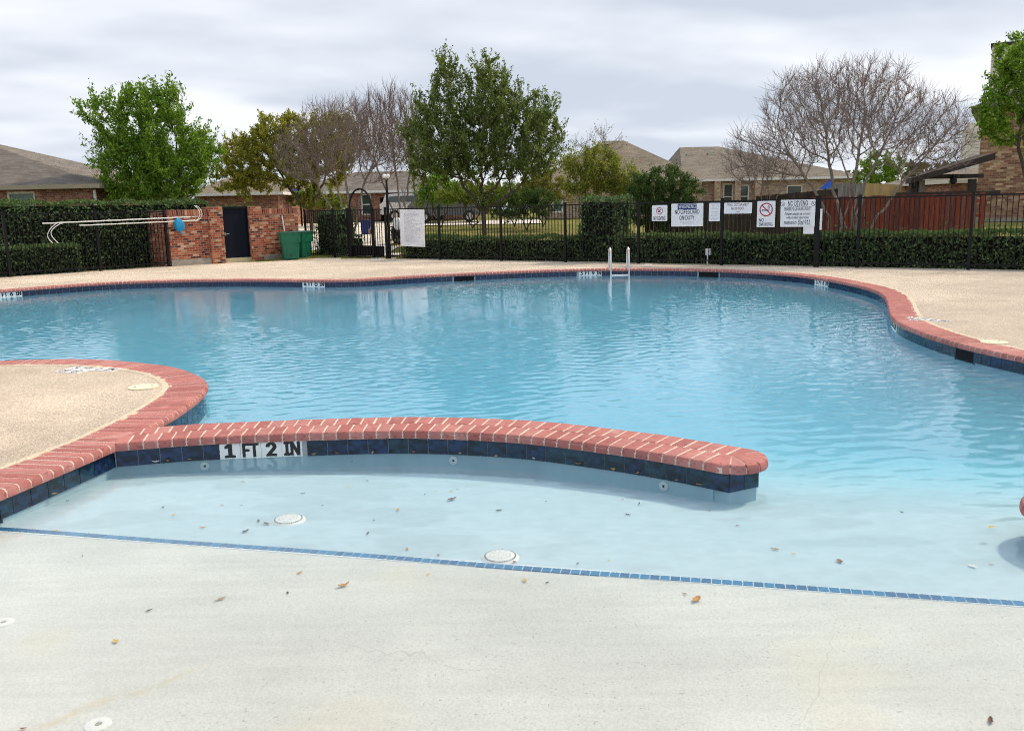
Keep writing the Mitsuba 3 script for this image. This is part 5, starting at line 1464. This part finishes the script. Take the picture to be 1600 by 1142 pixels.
def car(label, loc, rz, L, m, h=1.65):
    t = thing('parked_car', label, 'car')
    prof = [(-.5, .28), (-.5, .62), (-.46, .68), (-.42, .95), (-.20, 1.0), (.12, .98), (.24, .68), (.46, .60), (.5, .50), (.5, .26)]
    pts = [(a * L, b * h) for a, b in prof]
    body = trimesh.creation.extrude_polygon(sg.Polygon(pts).buffer(.04), 1.75, engine='earcut')
    M0 = np.array([[1, 0, 0, 0], [0, 0, -1, .875], [0, 1, 0, 0], [0, 0, 0, 1.0]])
    M = trimesh.transformations.rotation_matrix(rz, [0, 0, 1]); M[:3, 3] = loc
    mv = lambda q: q.copy().apply_transform(M)
    body.apply_transform(M0); b = obj('body', mv(body), m, t, smooth=30)
    for s in (-1, 1):
        w = trimesh.creation.extrude_polygon(sg.Polygon([(-.38 * L, .70 * h), (-.37 * L, .90 * h), (.10 * L, .92 * h), (.20 * L, .70 * h)]), .02, engine='earcut'); w.apply_transform(np.array([[1, 0, 0, 0], [0, 0, -1, s * .925 + .01], [0, 1, 0, 0], [0, 0, 0, 1.0]]))
        obj('window', mv(w), M_glass, t)
        for a in (-.30, .31):
            tw = trimesh.creation.cylinder(.36, .22, sections=28); tw.apply_transform(trimesh.transformations.rotation_matrix(math.pi / 2, [1, 0, 0])); tw.apply_translation([a * L, s * .82, .36])
            k_ = obj('wheel', mv(tw), M_rubber, t, smooth=40)
            rm = trimesh.creation.cylinder(.21, .23, sections=24); rm.apply_transform(trimesh.transformations.rotation_matrix(math.pi / 2, [1, 0, 0])); rm.apply_translation([a * L, s * .825, .36]); obj('rim', mv(rm), M_steel, k_)
        for a, mm, nm in ((.515, M_plast, 'headlight'), (-.515, M_signred, 'tail_light')):
            obj(nm, mv(box((a * L, s * .62, .55 * h), (.06, .3, .14))), mm, t)


M_paintw = mat('paint_white', prin((.70, .70, .70), .25, .5, clearcoat=.8)); M_paintd = mat('paint_grey', prin((.10, .105, .11), .3, .5, clearcoat=.8))
car('grey sport utility car parked in the street right of the notice', (-3.9, 55.3, float(terrain(-3.9, 55.3)) + .06), .03, 4.6, M_paintd, 1.75)
car('white car parked behind the notice, only its roof showing', (-6.0, 57.4, float(terrain(-6, 57.4)) + .10), .02, 4.5, M_paintw, 1.75)

mb = thing('motorbike', 'black and white motorbike seen from its front just right of the gate', 'motorbike')
bx_, by_ = -4.75, 37.0; bz = float(terrain(bx_, by_)) + .02
for nm, yy_, r_ in (('wheel', by_ - .6, .30), ('wheel', by_ + .6, .30)):
    w = trimesh.creation.torus(.25, .06, major_sections=28, minor_sections=10); w.apply_transform(trimesh.transformations.rotation_matrix(math.pi / 2, [0, 1, 0])); w.apply_transform(trimesh.transformations.rotation_matrix(.5, [0, 0, 1])); w.apply_translation([bx_ + (.15 if yy_ < by_ else -.15), yy_, bz + .31]); obj(nm, w, M_rubber, mb, smooth=True)
obj('fairing', loft([(bz + .62, .10, .16, bx_ + .1, by_ - .35), (bz + .78, .20, .2, bx_ + .1, by_ - .33), (bz + .98, .19, .16, bx_ + .08, by_ - .3), (bz + 1.12, .08, .06, bx_ + .06, by_ - .27)]), M_plast, mb, smooth=40)
obj('engine', loft([(bz + .22, .16, .3, bx_, by_), (bz + .5, .2, .36, bx_, by_), (bz + .72, .15, .5, bx_, by_), (bz + .82, .1, .4, bx_ - .05, by_ + .1)]), M_iron, mb, smooth=40)
obj('fork', cat_([tube_path([[bx_ + .08 + s, by_ - .3, bz + .95], [bx_ + .15 + s, by_ - .6, bz + .3]], .022, 6) for s in (-.08, .08)]), M_steel, mb)
obj('handlebar', tube_path([[bx_ - .25, by_ - .2, bz + 1.02], [bx_ + .05, by_ - .3, bz + .98], [bx_ + .38, by_ - .32, bz + 1.04]], .016, 6), M_iron, mb)
obj('seat', loft([(bz + .80, .12, .3, bx_ - .08, by_ + .3), (bz + .88, .10, .28, bx_ - .08, by_ + .32)]), M_rubber, mb, smooth=40)

rb = thing('recycling_bin', 'small dark blue bin on the path seen through the gate', 'bin')
zz = float(terrain(-7.35, 45))
obj('body', loft([(zz, .2, .2, -7.35, 45), (zz + .7, .26, .26, -7.35, 45)]), mat('bin_blue', prin((.01, .03, .17), .5, .4)), rb, smooth=30)
obj('lid', loft([(zz + .701, .28, .28, -7.35, 45), (zz + .76, .25, .25, -7.35, 45)]), mat('bin_bluelid', prin((.01, .02, .10), .5, .4)), rb, smooth=30)
M_blue = mat('canopy_blue', prin((.010, .07, .40), .8, .1))
for i, (x, z, w_, lab, yy_) in enumerate([(-13.5, 2.95, .75, 'bright blue playground roof behind the olive tree trunk', 55), (20.1, 2.6, .5, 'deep blue playground roof above the grey fence', 55)]):
    t = thing('playground_roof', lab, 'playground roof')
    v = [(x - w_, yy_ - w_, z), (x + w_, yy_ - w_, z), (x + w_, yy_ + w_, z), (x - w_, yy_ + w_, z), (x, yy_, z + .55)]
    obj('canopy', trimesh.Trimesh(v, [[0, 1, 4], [1, 2, 4], [2, 3, 4], [3, 0, 4], [0, 2, 1], [0, 3, 2]], process=False), M_blue, t)
    for a in (-1, 1): obj('post', box((x + a * w_ * .9, yy_ - w_ * .9, z / 2 + .3), (.09, .09, z - .6)), M_iron, t)

# far band of trees on the skyline
rng = np.random.default_rng(77)
xs = rng.uniform(-150, 160, 5200)
hh = 4.2 + 3.2 * (meshkit.fbm(np.stack([xs * .05, 0 * xs, 0 * xs], -1), 3, 4) - .3)
c = np.c_[xs, 130 + rng.normal(0, 5, len(xs)), 1.0 + rng.uniform(0, 1, len(xs)) ** .6 * hh]
v, f, col = leaf_cards(c, 1.5, rng, [(.06, .085, .035), (.08, .10, .04), (.11, .10, .06)], None, .6)
k = obj('far_treeline', (v, f), M_leaf, color=col); tag(k, 'distant strip of trees along the horizon', 'trees', kind='stuff')
assert len(scene) > 10
